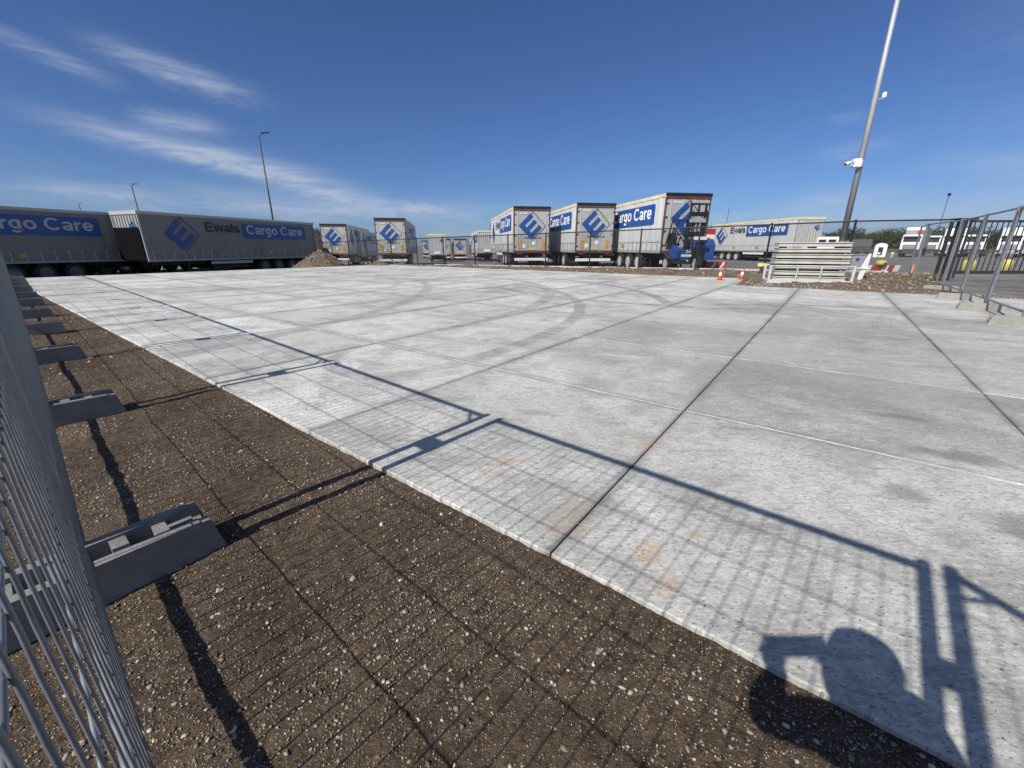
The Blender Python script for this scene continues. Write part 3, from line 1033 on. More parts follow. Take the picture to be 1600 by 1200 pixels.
sz = np.clip(0.008 + 0.01 * RNG.pareto(3, n), 0.006, 0.03)
rock_cloud('rubble', np.stack([xx, yy, np.full(n, -0.02) + sz * .2 + 0.10 * (t_ - 14.9) / 5], 1), sz, M_RUB, bankB, seed=16)

# dry weeds on the bank near the pole
wb = MB()
for k in range(900):
    i_, t_ = random.uniform(-1.9, 0.5), random.uniform(17.4, 20.4)
    xy = gp(i_, t_)
    if vnoise(np.array([xy[0] * 0.9]), np.array([xy[1] * 0.9]), 71)[0] < 0.05:
        continue
    kk = (t_ - 14.89) / 5.61
    zz = -0.03 + (fence_top(xy[0]) - 1.9) * kk ** 0.8
    a = random.uniform(0, 6.28)
    h = random.uniform(0.06, 0.24)
    dx, dy = math.cos(a) * 0.008, math.sin(a) * 0.008
    lx, ly = random.gauss(0, 0.05), random.gauss(0, 0.05)
    wb.add([(xy[0] - dx, xy[1] - dy, zz), (xy[0] + dx, xy[1] + dy, zz), (xy[0] + lx, xy[1] + ly, zz + h)], [(0, 1, 2)])
wo_ = wb.build('weeds', mat('dry weeds', (0.17, 0.145, 0.06), 0.9, var=0.4, scale=3), kind='stuff')
tag(wo_, 'sparse dry weeds growing on the soil bank by the lamp pole', 'weeds')

kerb = bpy.data.objects.new('kerb', None)
link(kerb, None, 'structure')
KS = MB().cbox(-0.49, 0.49, -0.075, 0.075, -0.22, 0.06, 0.012).mesh('kerb_stone', M_KERB)
for k in range(0, 26):
    c = gp(-1.0 + k * 0.5, 20.95)
    if 4 < k < 26 and random.random() < 0.12 and k > 9:
        continue
    part_from('kerb_stone', KS, kerb, (c[0], c[1], fence_top(c[0]) - 1.93 - 0.005 * random.random()), (0, random.uniform(-.01, .01), math.atan2(DI[1], DI[0]) + random.uniform(-.01, .01)))


def heap(name, label, cx, cy, rad, h, zb, n, seed):
    aa = np.linspace(0, 2 * np.pi, 73)
    rr = np.linspace(0, 1, 30)
    A, Rr = np.meshgrid(aa, rr, indexing='ij')
    Af = np.where(A >= 2 * np.pi - 1e-6, 0, A)
    wob = 1 + 0.14 * vnoise(np.cos(Af) * 1.7 + 5, np.sin(Af) * 1.7, seed)
    x = cx + np.cos(A) * Rr * rad * wob
    y = cy + np.sin(A) * Rr * rad * wob
    z = zb + h * np.clip(1 - Rr ** 1.15, 0, 1) + 0.08 * fbm(x * 2.5, y * 2.5, 3, seed) * np.sin(np.pi * np.clip(Rr, 0.05, 1)) - 0.06 * (Rr > 0.98)
    o = grid_mesh(name, np.stack([x.ravel(), y.ravel(), z.ravel()], 1), 73, 30, M_BANK)
    tag(o, label, 'heap')
    pk = RNG.integers(0, x.size, n)
    sz = np.clip(0.018 + 0.02 * RNG.pareto(2.8, n), 0.015, 0.10)
    pos = np.stack([x.ravel()[pk] + RNG.uniform(-.08, .08, n), y.ravel()[pk] + RNG.uniform(-.08, .08, n), z.ravel()[pk] + sz * .2], 1)
    rock_cloud('gravel', pos, sz, M_RUB, o, seed=seed)
    return o


heap('gravel_heap', 'cone-shaped heap of brown gravel at the far corner of the concrete', -13.7, 30.4, 2.25, 1.45, -0.42, 2600, 81)
heap('gravel_heap', 'low spread of soil and gravel right of the tall gravel heap', -9.9, 31.6, 1.6, 0.62, -0.35, 900, 82)

# ------------------------------------------------------------------ trailers
HW, LEN, ZB, ZT = 1.275, 13.6, 1.20, 3.98


def emblem(parent, origin, U, Wv, size):
    """Slanted square emblem: a blue three-armed figure inside a thin outline; origin is the left corner."""
    U, Wv = Vector(U), Vector(Wv)
    k = size / 2
    a = (U + Wv).normalized() * (k * math.sqrt(2))      # from the left corner to the top corner
    b = (U - Wv).normalized() * (k * math.sqrt(2))      # from the left corner to the bottom corner
    O = Vector(origin)

    def poly(pts):
        return [O + a * p + b * q for (p, q) in pts]
    mb = MB()
    for pts in ([(0, 0), (0.95, 0), (0.95, 0.22), (0.27, 0.22)], [(0, 0), (0.27, 0.22), (0.27, 1.0), (0, 1.0)],
                [(0.27, 0.40), (0.88, 0.40), (0.88, 0.60), (0.27, 0.60)], [(0.27, 0.79), (0.88, 0.79), (0.88, 1.0), (0.27, 1.0)]):
        mb.add(poly(pts), [(3, 2, 1, 0)])
    mb.build('emblem', M_BLUE, parent)
    mb = MB()
    w = 0.028
    for pts in ([(1.12, 0.04), (1.12, 1.12), (1.12 - w, 1.12), (1.12 - w, 0.04)], [(0.06, 1.12 - w), (1.12, 1.12 - w), (1.12, 1.12), (0.06, 1.12)],
                [(0.98, 0.04), (1.12, 0.04), (1.12, 0.04 + w), (0.98, 0.04 + w)]):
        mb.add(poly(pts), [(3, 2, 1, 0)])
    mb.build('emblem_outline', M_INK, parent)


def livery(parent, origin, U):
    """Side lettering; origin at the left end of the side at ground level, reading along U."""
    U, Wv, O = Vector(U), Vector((0, 0, 1)), Vector(origin)
    N = U.cross(Wv)
    at = lambda s, z, e: O + U * s + Wv * z + N * e
    emblem(parent, at(1.25, 2.72, 0.034), U, Wv, 1.95)
    lettering('lettering', 'Ewals', M_INK, at(3.9, 2.86, 0.034), U, Wv, 2.55, 0.68, parent, 0.022)
    pan = flat('name_panel', [[(6.68, 2.56), (12.55, 2.56), (12.55, 3.58), (6.68, 3.58)]], M_BLUE, O + N * 0.034, U, Wv, parent)
    lettering('lettering', 'Cargo', M_WHITE, at(6.98, 2.655, 0.041), U, Wv, 2.72, 0.86, pan, 0.022)
    lettering('lettering', 'Care', M_WHITE, at(10.02, 2.835, 0.041), U, Wv, 2.22, 0.68, pan, 0.022)


def wheel_meshes():
    Mx = Matrix(((0, 0, 1), (1, 0, 0), (0, 1, 0)))
    ty = MB().lathe([(0.30, -0.15), (0.42, -0.175), (0.49, -0.15), (0.505, -0.10), (0.505, 0.10), (0.49, 0.15), (0.42, 0.175), (0.30, 0.15)], 28, Mx).mesh('tyre', M_TYRE, False)
    rm = MB().lathe([(0.295, -0.155), (0.31, -0.16), (0.25, -0.10), (0.16, -0.06), (0.11, -0.13), (0.07, -0.14), (0.0, -0.14)], 22, Mx)
    rm.lathe([(0.295, 0.155), (0.31, 0.16), (0.25, 0.10), (0.16, 0.06), (0.11, 0.13), (0.07, 0.14), (0.0, 0.14)], 22, Mx)
    for i in range(10):
        t = i * math.pi / 5
        for sgn in (-1, 1):
            rm.box(sgn * 0.075 - .025, sgn * 0.075 + .025, 0.2 * math.cos(t) - .018, 0.2 * math.cos(t) + .018, 0.2 * math.sin(t) - .018, 0.2 * math.sin(t) + .018)
    return ty, rm.mesh('rim', M_RIM, False)


TYRE, RIM = wheel_meshes()


def wheel(parent, x, y, z, s=1.0):
    w = part_from('wheel', TYRE, parent, (x, y, z), (0, 0, 0), (s, s, s))
    part_from('rim', RIM, w)
    return w


def curtain_mesh(sgn):
    ny, nz = 150, 14
    ys = np.linspace(0.10, LEN - 0.10, ny)
    zs = np.linspace(ZB - 0.02, ZT - 0.16, nz)
    Yg, Zg = np.meshgrid(ys, zs, indexing='ij')
    w = 0.014 * np.sin(Yg * 11.2 + 0.6 * np.sin(Yg * 2.3)) * np.clip((Zg - 1.1) / 1.2, 0.25, 1) * (0.55 + 0.45 * np.sin(Yg * 1.3 + 1)) + 0.007 * fbm(Yg * 1.6, Zg * 0.8, 3, 7) + 0.004 * np.sin(Yg * 5.1 + Zg)
    Xg = sgn * (HW - 0.012 + np.clip(w, -0.03, 0.026))
    P = np.stack([Xg.ravel(), Yg.ravel(), Zg.ravel()], 1)
    if sgn > 0:
        pass
    return P, ny, nz


def make_trailer(cream=True):
    root = thing('curtain_trailer', 'grey curtain-sided trailer', 'trailer')
    for sgn in (-1, 1):
        P, ny, nz = curtain_mesh(sgn)
        grid_mesh('curtain', P, ny, nz, M_CURT, root)
        # straps with buckles along the lower hem
        st = MB()
        for k in range(22):
            y = 0.45 + k * 0.61
            st.box(*sorted((sgn * (HW + 0.004), sgn * (HW + 0.016))), y - 0.03, y + 0.03, ZB - 0.10, ZB + 0.52)
            st.box(*sorted((sgn * (HW + 0.006), sgn * (HW + 0.028))), y - 0.045, y + 0.045, ZB - 0.02, ZB + 0.12)
        st.build('buckle_straps', M_BUCK, root, kind='stuff')
        hem = MB().box(*sorted((sgn * (HW - 0.002), sgn * (HW + 0.010))), 0.12, LEN - 0.12, ZB + 0.42, ZB + 0.44)
        hem.build('hem_seam', M_BUCK, root)
        MB().cbox(*sorted((sgn * (HW - 0.06), sgn * (HW + 0.002))), 0.02, LEN - 0.02, ZB - 0.16, ZB - 0.03, 0.01).build('side_rail', M_GREYPNT, root)
        MB().cbox(*sorted((sgn * (HW - 0.07), sgn * (HW + 0.012))), 0.0, LEN, ZT - 0.16, ZT + 0.015, 0.012).build('roof_rail', M_CREAM if cream else M_ROOF, root)
        for (y, mk) in ((0.045, M_FRAME), (LEN - 0.045, M_GREYPNT)):
            MB().cbox(*sorted((sgn * (HW - 0.075), sgn * (HW + 0.004))), y - 0.05, y + 0.05, ZB - 0.16, ZT - 0.16, 0.01).build('corner_post', mk, root)
        for yy in (4.9, 8.7):
            flat('marker_plate', [[(-0.2, ZB + .14), (0.2, ZB + .14), (0.2, ZB + .36), (-0.2, ZB + .36)]], M_ORANGED, (sgn * (HW + 0.03), yy, 0), (0, sgn, 0), (0, 0, 1), root)
    MB().cbox(-HW + 0.06, HW - 0.06, 0.02, LEN - 0.02, ZT - 0.05, ZT + 0.02, 0.01).build('roof', M_ROOF, root)
    MB().cbox(-HW + 0.06, HW - 0.06, 0.02, LEN - 0.02, ZB - 0.15, ZB - 0.02, 0.01).build('load_floor', M_CHAS, root)
    livery(root, (-HW, LEN, 0), (0, -1, 0))
    livery(root, (HW, 0, 0), (0, 1, 0))
    # rear
    for sgn in (-1, 1):
        x0, x1 = sorted((sgn * 0.006, sgn * (HW - 0.085)))
        d = MB().cbox(x0, x1, -0.03, 0.03, ZB - 0.02, ZT - 0.27, 0.01).build('rear_door', M_DOOR, root)
        for xx in (0.32, 0.98):
            MB().tube((sgn * xx, -0.045, ZB - 0.05), (sgn * xx, -0.045, ZT - 0.26), 0.014, 6).build('door_bar', M_GALV, d)
        for zz in (ZB + .25, ZB + 0.95, ZB + 1.65, ZB + 2.3):
            MB().box(*sorted((sgn * (HW - 0.16), sgn * (HW - 0.03))), -0.05, -0.032, zz - 0.04, zz + 0.04).build('hinge', M_FRAME, d)
        MB().cbox(*sorted((sgn * 0.72, sgn * 0.93)), -0.045, -0.034, ZB + 0.12, ZB + 0.62, 0.003).build('marker_strip', M_ORANGE, root)
        MB().cbox(*sorted((sgn * 0.70, sgn * 1.05)), -0.07, -0.02, ZB - 0.27, ZB - 0.19, 0.008).build('tail_lamp', M_REDLAMP, root)
    MB().cbox(-HW, HW, -0.05, 0.06, ZT - 0.26, ZT - 0.12, 0.01).build('rear_frame', M_FRAME, root)
    MB().cbox(-HW - 0.02, HW + 0.02, -0.06, 0.05, ZT - 0.118, ZT + 0.035, 0.012).build('rear_header', M_BLACK, root)
    MB().cbox(-HW, HW, -0.05, 0.04, ZB - 0.17, ZB - 0.03, 0.008).build('rear_sill', M_FRAME, root)
    emblem(root, (-0.94, -0.062, 2.78), (1, 0, 0), (0, 0, 1), 1.70)
    lettering('web_address', 'www.ewals.com', M_INK, (-0.55, -0.062, 1.98), (1, 0, 0), (0, 0, 1), 1.2, 0.13, root, 0.01)
    lettering('maker_badge', 'Krone', M_WHITE, (-0.86, -0.062, ZT - 0.46), (1, 0, 0), (0, 0, 1), 0.5, 0.11, root, 0.03)
    MB().lathe([(0.0, 0), (0.13, 0), (0.13, 0.006), (0, 0.006)], 20, Matrix(((1, 0, 0), (0, 0, -1), (0, 1, 0))), (0.12, -0.048, ZB + 0.46)).build('speed_disc', M_WHITE, root)
    MB().cbox(-0.66, -0.44, -0.046, -0.036, ZB + 0.16, ZB + 0.40, 0.002).build('sign_plate', M_WHITE, root)
    MB().cbox(-0.28, 0.26, -0.046, -0.036, ZB + 0.02, ZB + 0.13, 0.002).build('number_plate', M_YELLOW, root)
    MB().cbox(-1.19, 1.19, 0.05, 0.16, 0.50, 0.68, 0.015).build('underrun_bar', M_WHITE, root)
    for sgn in (-1, 1):
        MB().box(*sorted((sgn * 0.45, sgn * 0.53)), 0.08, 0.5, 0.55, ZB - 0.15).build('bar_bracket', M_CHAS, root)
        MB().cbox(*sorted((sgn * 0.38, sgn * 0.52)), 0.3, LEN - 0.6, ZB - 0.42, ZB - 0.151, 0.01).build('chassis_beam', M_CHAS, root)
    # running gear
    for y in (2.8, 4.11, 5.42):
        MB().tube((-1.0, y, 0.505), (1.0, y, 0.505), 0.075, 8).build('axle', M_CHAS, root)
        for sgn in (-1, 1):
            wheel(root, sgn * 1.06, y, 0.505)
    for sgn in (-1, 1):
        f = MB()
        for y in (2.8, 4.11, 5.42):
            pts = [(y + 0.60 * math.cos(t), 0.505 + 0.58 * math.sin(t)) for t in np.linspace(R(25), R(155), 9)]
            for (a, b) in zip(pts[:-1], pts[1:]):
                f.add([(sgn * 0.88, a[0], a[1]), (sgn * 1.24, a[0], a[1]), (sgn * 1.24, b[0], b[1]), (sgn * 0.88, b[0], b[1])], [(0, 1, 2, 3)])
        f.build('mudguard', M_CHAS, root)
        MB().cbox(*sorted((sgn * 0.9, sgn * 1.02)), 1.60, 1.64, 0.25, 0.95, 0.004).build('mud_flap', M_BLACK, root)
        MB().cbox(*sorted((sgn * 1.14, sgn * 1.22)), 6.5, 9.7, 0.78, 0.97, 0.012).build('side_guard', M_WHITE, root)
        MB().cbox(*sorted((sgn * 1.14, sgn * 1.20)), 6.5, 9.7, 0.50, 0.60, 0.008).build('side_guard', M_CHAS, root)
        MB().cbox(*sorted((sgn * 0.78, sgn * 0.9)), 11.0, 11.12, 0.12, ZB - 0.16, 0.008).build('landing_leg', M_CHAS, root)
        MB().cbox(*sorted((sgn * 0.70, sgn * 0.98)), 10.93, 11.19, 0.0, 0.11, 0.01).build('leg_pad', M_CHAS, root)
    MB().cbox(-0.9, 0.9, 6.7, 9.4, 0.45, 0.99, 0.02).build('pallet_box', M_CHAS, root)
    # front wall
    fw = MB()
    fw.box(-HW + 0.08, HW - 0.08, LEN - 0.06, LEN - 0.03, ZB - 0.1, ZT - 0.03)
    fw.build('front_wall', M_DOOR, root)
    for k in range(9):
        x = -1.08 + k * 0.27
        MB().cbox(x - 0.05, x + 0.05, LEN - 0.031, LEN + 0.01, ZB + 0.5, ZT - 0.2, 0.012).build('wall_rib', M_CURT, root)
    MB().cbox(-HW, HW, LEN - 0.05, LEN + 0.03, ZT - 0.19, ZT + 0.02, 0.01).build('front_header', M_CREAM if cream else M_ROOF, root)
    MB().cbox(-0.45, 0.45, LEN + 0.012, LEN + 0.06, ZB + 0.1, ZB + 0.46, 0.01).build('connector_panel', M_WHITE, root)
    MB().cbox(-0.62, -0.5, LEN + 0.012, LEN + 0.05, ZB + 0.55, ZB + 1.3, 0.006).build('hazard_strip', M_YELLOW, root)
    emblem(root, (-0.35, LEN + 0.014, 3.15), (-1, 0, 0), (0, 0, 1), 0.62)
    return root


def place(root, corner, side, head, z, label, group='curtain-sided trailers parked in the yard'):
    """corner: ground xy of the rear corner on the given side (-1 left, 1 right, 0 rear centre)."""
    h = Vector((head[0], head[1], 0)).normalized()
    r = Vector((h.y, -h.x, 0))
    c = Vector((corner[0], corner[1], 0)) - r * (side * HW)
    root.location = (c.x, c.y, z)
    root.rotation_euler = (0, 0, math.atan2(-h.x, h.y))
    tag(root, label, 'trailer', group)
    return root


trailer = make_trailer(True)
D = (-0.16, 0.987)
specs = [((7.96, 22.9), -1, D, -0.10, 'nearest rear-facing grey trailer, the one with the blue forklift hung on its back'),
         ((4.07, 27.6), -1, D, -0.12, 'grey trailer with maroon-framed rear doors, middle of the three in a row'),
         ((0.11, 29.6), -1, D, -0.14, 'grey trailer with maroon-framed rear doors, leftmost of the three in a row'),
         ((-25.37, 28.1), -1, (-0.338, -0.941), -0.65, 'shaded long-side trailer cut off by the left edge, blue name panel only'),
         ((-17.9, 39.1), -1, (-0.338, -0.941), -0.65, 'shaded grey trailer broadside with emblem and full lettering by the gravel heap'),
         ((-20.45, 41.92), -1, (-0.338, -0.941), -0.72, 'shaded trailer mostly hidden behind the broadside one by the gravel heap'),  # hidden rows added to keep the ground under the left trailers dark
         ((-26.61, 34.68), -1, (-0.338, -0.941), -0.72, 'shaded trailer hidden one row behind the trailer at the left edge'),
         ((-21.64, 48.51), -1, (-0.338, -0.941), -0.72, 'shaded trailer hidden two rows behind the broadside one'),
         ((-28.07, 40.52), -1, (-0.338, -0.941), -0.72, 'shaded trailer hidden two rows behind the left edge trailer, wheels showing below'),
         ((-23.10, 54.35), -1, (-0.338, -0.941), -0.72, 'shaded trailer hidden three rows behind the broadside one'),
         ((-16.8, 44.1), 1, D, -0.50, 'grey trailer seen from the back just behind the gravel heap'),
         ((-9.1, 37.2), 1, D, -0.40, 'grey trailer standing alone with emblem on sunlit back doors, white bar below'),
         ((23.94, 52.1), 1, (0.10, -0.995), -0.20, 'grey trailer broadside on the right with black and blue lettering'),
         ((-14.5, 83.5), -1, D, -1.15, 'far small grey trailer back, left of two alike seen through the fence'),
         ((-11.3, 83.0), -1, D, -1.15, 'far small grey trailer back, right of two alike seen through the fence'),
         ((-21.2, 101.0), -1, D, -1.2, 'smallest farthest grey trailer back with a faint emblem'),
         ((-6.6, 76.0), -1, D, -1.0, 'far grey trailer back half hidden by the fence post left of the cream-topped front'),
         ((-12.9, 75.0), 0, (0.16, -0.987), -0.95, 'far trailer with ribbed front wall facing the camera beside the lone trailer'),
         ((-5.5, 71.0), 0, (0.16, -0.987), -0.62, 'far trailer with cream-topped ribbed front wall next to the leftmost of the three'),
         ((-20.6, 62.0), 0, (0.16, -0.987), -0.85, 'far trailer with ribbed front wall between the gravel heap trailer and the lone one'),
         ((79.5, 106.0), 0, (0.62, 0.78), -0.3, 'far grey trailer back just right of the broadside trailer with black lettering'),
         ((85.5, 110.0), 0, (0.62, 0.78), -0.9, 'far grey trailer back partly behind the tall lamp pole')]
for k, (corner, side, head, z, lab) in enumerate(specs):
    o = trailer if k == 0 else copy_tree(trailer)
    place(o, corner, side, head, z, lab)
    if 'shaded' in lab:  # swap in darker colours that deepen the shade on these trailers
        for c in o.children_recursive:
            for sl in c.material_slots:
                sw = {M_CURT.name: M_CURT_SHADE, M_RIM.name: M_RIM_SHADE, M_WHITE.name: M_WHITE_SHADE, M_CREAM.name: M_WHITE_SHADE, M_YELLOW.name: M_ORANGED}.get(sl.material.name)
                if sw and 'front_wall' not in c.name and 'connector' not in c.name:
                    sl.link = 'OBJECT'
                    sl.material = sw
        if 'broadside' in lab and 'hidden' not in lab:
            MB().cbox(-HW + 0.1, HW - 0.1, LEN + 0.062, LEN + 0.09, ZB - 0.05, ZB + 1.85, 0.01).build('front_cover', mat('black tarpaulin', (0.006, 0.006, 0.007), 0.9, var=0.2, spec=0.05), o)

# box truck body with red top
t = thing('box_truck', 'red and white box truck body showing two letters, behind the forklift', 'truck', (21.15, 47.5, -0.1), R(8))
MB().cbox(-1.25, 1.25, 0, 7, 1.0, 2.72, 0.02).build('cargo_box', M_WHITE, t)
MB().cbox(-1.26, 1.26, -0.02, 7.02, 2.722, 3.3, 0.02).build('roof_band', M_RED, t)
MB().cbox(-1.255, -0.95, -0.03, -0.004, 1.0, 2.7, 0.005).build('side_band', M_RED, t)
lettering('lettering', 'KT', M_RED, (-0.75, -0.012, 1.55), (1, 0, 0), (0, 0, 1), 1.5, 0.8, t, 0.03)
MB().cbox(-0.5, 0.5, 0.1, 6.9, 0.6, 0.998, 0.02).build('chassis_beam', M_CHAS, t)
for sx in (-1, 1):
    wheel(t, sx * 1.0, 1.8, 0.5)
    wheel(t, sx * 1.0, 5.6, 0.5)

# ------------------------------------------------------------------ trucks on the right


def make_truck(high):
    t = thing('truck_tractor', 'white truck tractor', 'truck')
    zr = 3.75 if high else 2.95
    # cab outline in side view (y forward is the nose), extruded over the width
    prof = [(-2.1, 0.95), (0.0, 0.95), (0.06, 1.5), (0.0, 1.95), (-0.22, 2.62), (-0.35, zr - 0.25 if high else zr - 0.12), (-0.75 if high else -0.5, zr), (-2.1, zr)]
    MB().prism(prof, 0, -1.22, 1.22).build('cab', M_WHITE, t)
    ws = MB()
    ws.add([(-1.08, 0.012, 1.98), (1.08, 0.012, 1.98), (1.0, -0.20, 2.60), (-1.0, -0.20, 2.60)], [(0, 1, 2, 3)])
    ws.build('windscreen', M_GLASS, t)
    MB().cbox(-1.12, 1.12, -0.24, 0.10, 2.62, 2.74, 0.02).build('sun_visor', M_DKGREY, t)
    g = MB().cbox(-0.86, 0.86, 0.04, 0.10, 0.98, 1.62, 0.015).build('grille', M_DKGREY, t)
    for k in range(4):
        MB().cbox(-0.8, 0.8, 0.10, 0.118, 1.06 + k * 0.14, 1.12 + k * 0.14, 0.004).build('grille_slat', M_GALV, g)
    MB().cbox(-1.24, 1.24, -0.35, 0.14, 0.40, 0.94, 0.05).build('bumper', M_GREYPNT if high else M_DKGREY, t)
    for sx in (-1, 1):
        MB().cbox(*sorted((sx * 0.84, sx * 1.18)), 0.10, 0.16, 0.62, 0.86, 0.02).build('headlight', M_GLASS, t)
        MB().cbox(*sorted((sx * 1.25, sx * 1.45)), -0.1, 0.02, 1.75, 2.5, 0.03).build('mirror', M_BLACK, t)
        MB().cbox(*sorted((sx * 0.88, sx * 1.21)), 0.045, 0.09, 0.98, 1.75, 0.02).build('corner_panel', M_WHITE, t)
        sw = MB()
        sw.add([(sx * 1.224, -0.25, 1.8), (sx * 1.224, -1.1, 1.8), (sx * 1.224, -1.1, 2.5), (sx * 1.224, -0.40, 2.5)], [(0, 1, 2, 3)])
        sw.build('side_window', M_GLASS, t)
        MB().cbox(*sorted((sx * 0.9, sx * 1.22)), -2.0, -1.95, 0.5, 1.0, 0.01).build('mud_flap', M_BLACK, t)
        wheel(t, sx * 1.03, -0.95, 0.5)
        wheel(t, sx * 1.03, -4.6, 0.5)
        MB().cbox(*sorted((sx * 0.35, sx * 0.45)), -5.6, -1.4, 0.7, 0.94, 0.01).build('chassis_beam', M_CHAS, t)
    return t


tA = make_truck(False)
tB = make_truck(True)
trucks = [(tA, 56.1, 60.5, 'white low-roof truck with grey box and red badge above its cab, leftmost truck'),
          (tA, 64.2, 66.0, 'white low-roof truck with plain cab next to the one with the red badge'),
          (tB, 60.9, 59.5, 'white high-roof truck half behind the black gate pillar'),
          (tA, 65.1, 60.5, 'white truck seen through the gate bars just right of the gate pillar'),
          (tB, 66.6, 57.5, 'tall white truck with dark grille behind the gate, left of the rightmost'),
          (tB, 71.0, 58.6, 'rightmost tall white truck cut by the right edge')]
first = {}
for (proto, x, y, lab) in trucks:
    o = proto if proto.name not in first else copy_tree(proto)
    first[proto.name] = 1
    o.location = (x, y, gz1(x, y) + 0.08)
    o.rotation_euler = (0, 0, math.atan2(x, -y) * 0.55 + math.pi * 0)
    o.rotation_euler = (0, 0, math.atan2(x, -y) - 0.10)
    o.scale = (0.84, 1, 1)
    tag(o, lab, 'truck', 'white trucks parked beyond the gate')
badged = [o for o in SC.objects if 'red badge above' in o.get('label', '')]
for o in badged:
    bx = MB().cbox(-1.26, 1.26, -9.5, -2.25, 1.1, 3.98, 0.03).build('cargo_box', M_GREYPNT, o)
    MB().cbox(-1.26, 1.26, -2.246, -2.20, 3.55, 3.98, 0.01).build('header_band', M_WHITE, bx)
    MB().cbox(-1.2, -0.2, -2.248, -2.215, 2.85, 3.545, 0.01).build('red_badge', M_RED, bx)

# dark low loader beyond the yard
t = thing('flatbed_truck', 'black flatbed truck with a crane folded on its back, left of the white trucks', 'truck', (52.0, 64.5, gz1(52, 64) + 0.05), R(152))
MB().cbox(-1.2, 1.2, -7, 0, 0.95, 1.2, 0.03).build('flatbed', M_BLACK, t)
MB().prism([(0.2, 0.6), (2.0, 0.6), (2.0, 1.5), (1.75, 2.4), (0.2, 2.4)], 0, -1.2, 1.2).build('cab', M_DKGREY, t)
MB().cbox(-0.9, 0.9, -3.5, -1.0, 1.2, 1.75, 0.05).path([(0, -3, 1.7), (0, -1.2, 2.4), (0, -4.0, 2.7)], 0.14, 8).build('crane', M_BLACK, t)
MB().cbox(-0.7, 0.7, -6.6, -5.4, 1.2, 1.9, 0.04).build('white_crate', M_WHITE, t)
for sx in (-1, 1):
    for y in (-5.6, -4.3, 1.1):
        wheel(t, sx * 1.0, y, 0.5)

# white van whose roof shows above the stack
t = thing('delivery_van', 'white van roof showing just above the stacked panels', 'van', (24.9, 34.0, gz1(25, 34) + 0.35), R(-36))
t.scale = (0.74, 0.8, 0.85)
MB().prism([(0, 0.35), (5.2, 0.35), (5.2, 1.1), (4.6, 1.25), (3.9, 2.02), (3.6, 2.10), (0, 2.10)], 0, -0.92, 0.92).build('body', M_WHITE, t)
for sx in (-1, 1):
    MB().add([(sx * 0.75, -0.004, 1.25), (sx * 0.1, -0.004, 1.25), (sx * 0.1, -0.004, 1.85), (sx * 0.75, -0.004, 1.85)], [(0, 1, 2, 3)]).build('rear_window', M_GLASS, t)
    MB().cbox(*sorted((sx * 0.78, sx * 0.9)), -0.03, 0.0, 0.8, 1.2, 0.01).build('tail_lamp', M_REDLAMP, t)
    wheel(t, sx * 0.82, 1.0, 0.34, 0.67)
    wheel(t, sx * 0.82, 4.2, 0.34, 0.67)

# ------------------------------------------------------------------ forklift hung on the nearest trailer
t = thing('forklift', 'blue truck-mounted forklift hung on the back of the nearest trailer', 'forklift', (9.28, 22.05, 0.0), R(-9.2) * -1)
fk = lambda mb, nm, m, **k: mb.build(nm, m, t, **k)
mast = MB()
for x in (-0.40, 0.42):
    mast.cbox(x - 0.07, x + 0.07, -0.12, 0.10, 0.75, 2.62, 0.01)
mast = fk(mast, 'mast', M_BLACK)
MB().cbox(-0.42, 0.48, -0.16, 0.02, 2.42, 2.62, 0.015).build('mast_beam', M_GREYPNT, mast)
MB().cbox(-0.30, 0.30, -0.10, -0.04, 1.75, 2.0, 0.01).build('mast_beam', M_BLACK, mast)
for x in (-0.1, 0.12):
    MB().tube((x, -0.02, 0.9), (x, -0.02, 2.45), 0.045, 8).build('lift_ram', M_DKGREY, mast)
car = MB()
for x in (-0.42, 0.38):
    car.cbox(x - 0.04, x + 0.04, -0.2, -0.08, 2.63, 3.30, 0.01)
car.cbox(-0.5, 0.48, -0.19, -0.09, 3.24, 3.32, 0.01)
car.cbox(-0.48, 0.5, -0.19, -0.09, 2.72, 2.92, 0.01)
car.cbox(-0.05, 0.04, -0.17, -0.11, 2.9, 3.25, 0.01)
fk(car, 'fork_carriage', M_BLACK)
for x in (-0.25, 0.5):
    MB().path([(x, -0.1, 3.0), (x + 0.08, -0.02, 2.6), (x + 0.05, 0.0, 1.4)], 0.025, 6).build('hose', M_BLACK, t)
gd = MB()
gd.tube((-1.08, 0.25, 1.30), (-0.80, 0.15, 2.55), 0.04, 8).tube((-0.80, 0.15, 2.55), (-0.42, 0.0, 2.58), 0.04, 8)
gd.tube((-1.02, 0.9, 1.30), (-0.80, 0.8, 2.55), 0.04, 8).tube((-0.80, 0.8, 2.55), (-0.80, 0.15, 2.55), 0.04, 8)
gd.tube((-0.78, 0.2, 2.0), (-0.42, 0.0, 2.02), 0.02, 6)
fk(gd, 'overhead_guard', M_BLACK)
st = MB()
Mw = Matrix.Rotation(R(-35), 3, 'X')
for k in range(12):
    a, b = k * math.pi / 6, (k + 1) * math.pi / 6
    st.tube(Vector((-0.66, 0.12, 1.78)) + Mw @ Vector((0.19 * math.cos(a), 0.19 * math.sin(a), 0)), Vector((-0.66, 0.12, 1.78)) + Mw @ Vector((0.19 * math.cos(b), 0.19 * math.sin(b), 0)), 0.018, 6)
st.tube((-0.66, 0.12, 1.78), (-0.66, 0.3, 1.4), 0.03, 8)
fk(st, 'steering_wheel', M_BLACK)
fk(MB().cbox(-0.9, -0.45, 0.45, 0.95, 1.3, 1.45, 0.03).cbox(-0.9, -0.45, 0.88, 1.0, 1.4, 1.95, 0.03), 'seat', M_BLACK)
bd = fk(MB().prism([(-0.15, 0.62), (1.0, 0.62), (1.0, 1.25), (0.35, 1.25), (-0.15, 1.12)], 0, -0.70, -0.16), 'body', M_FLBLUE)
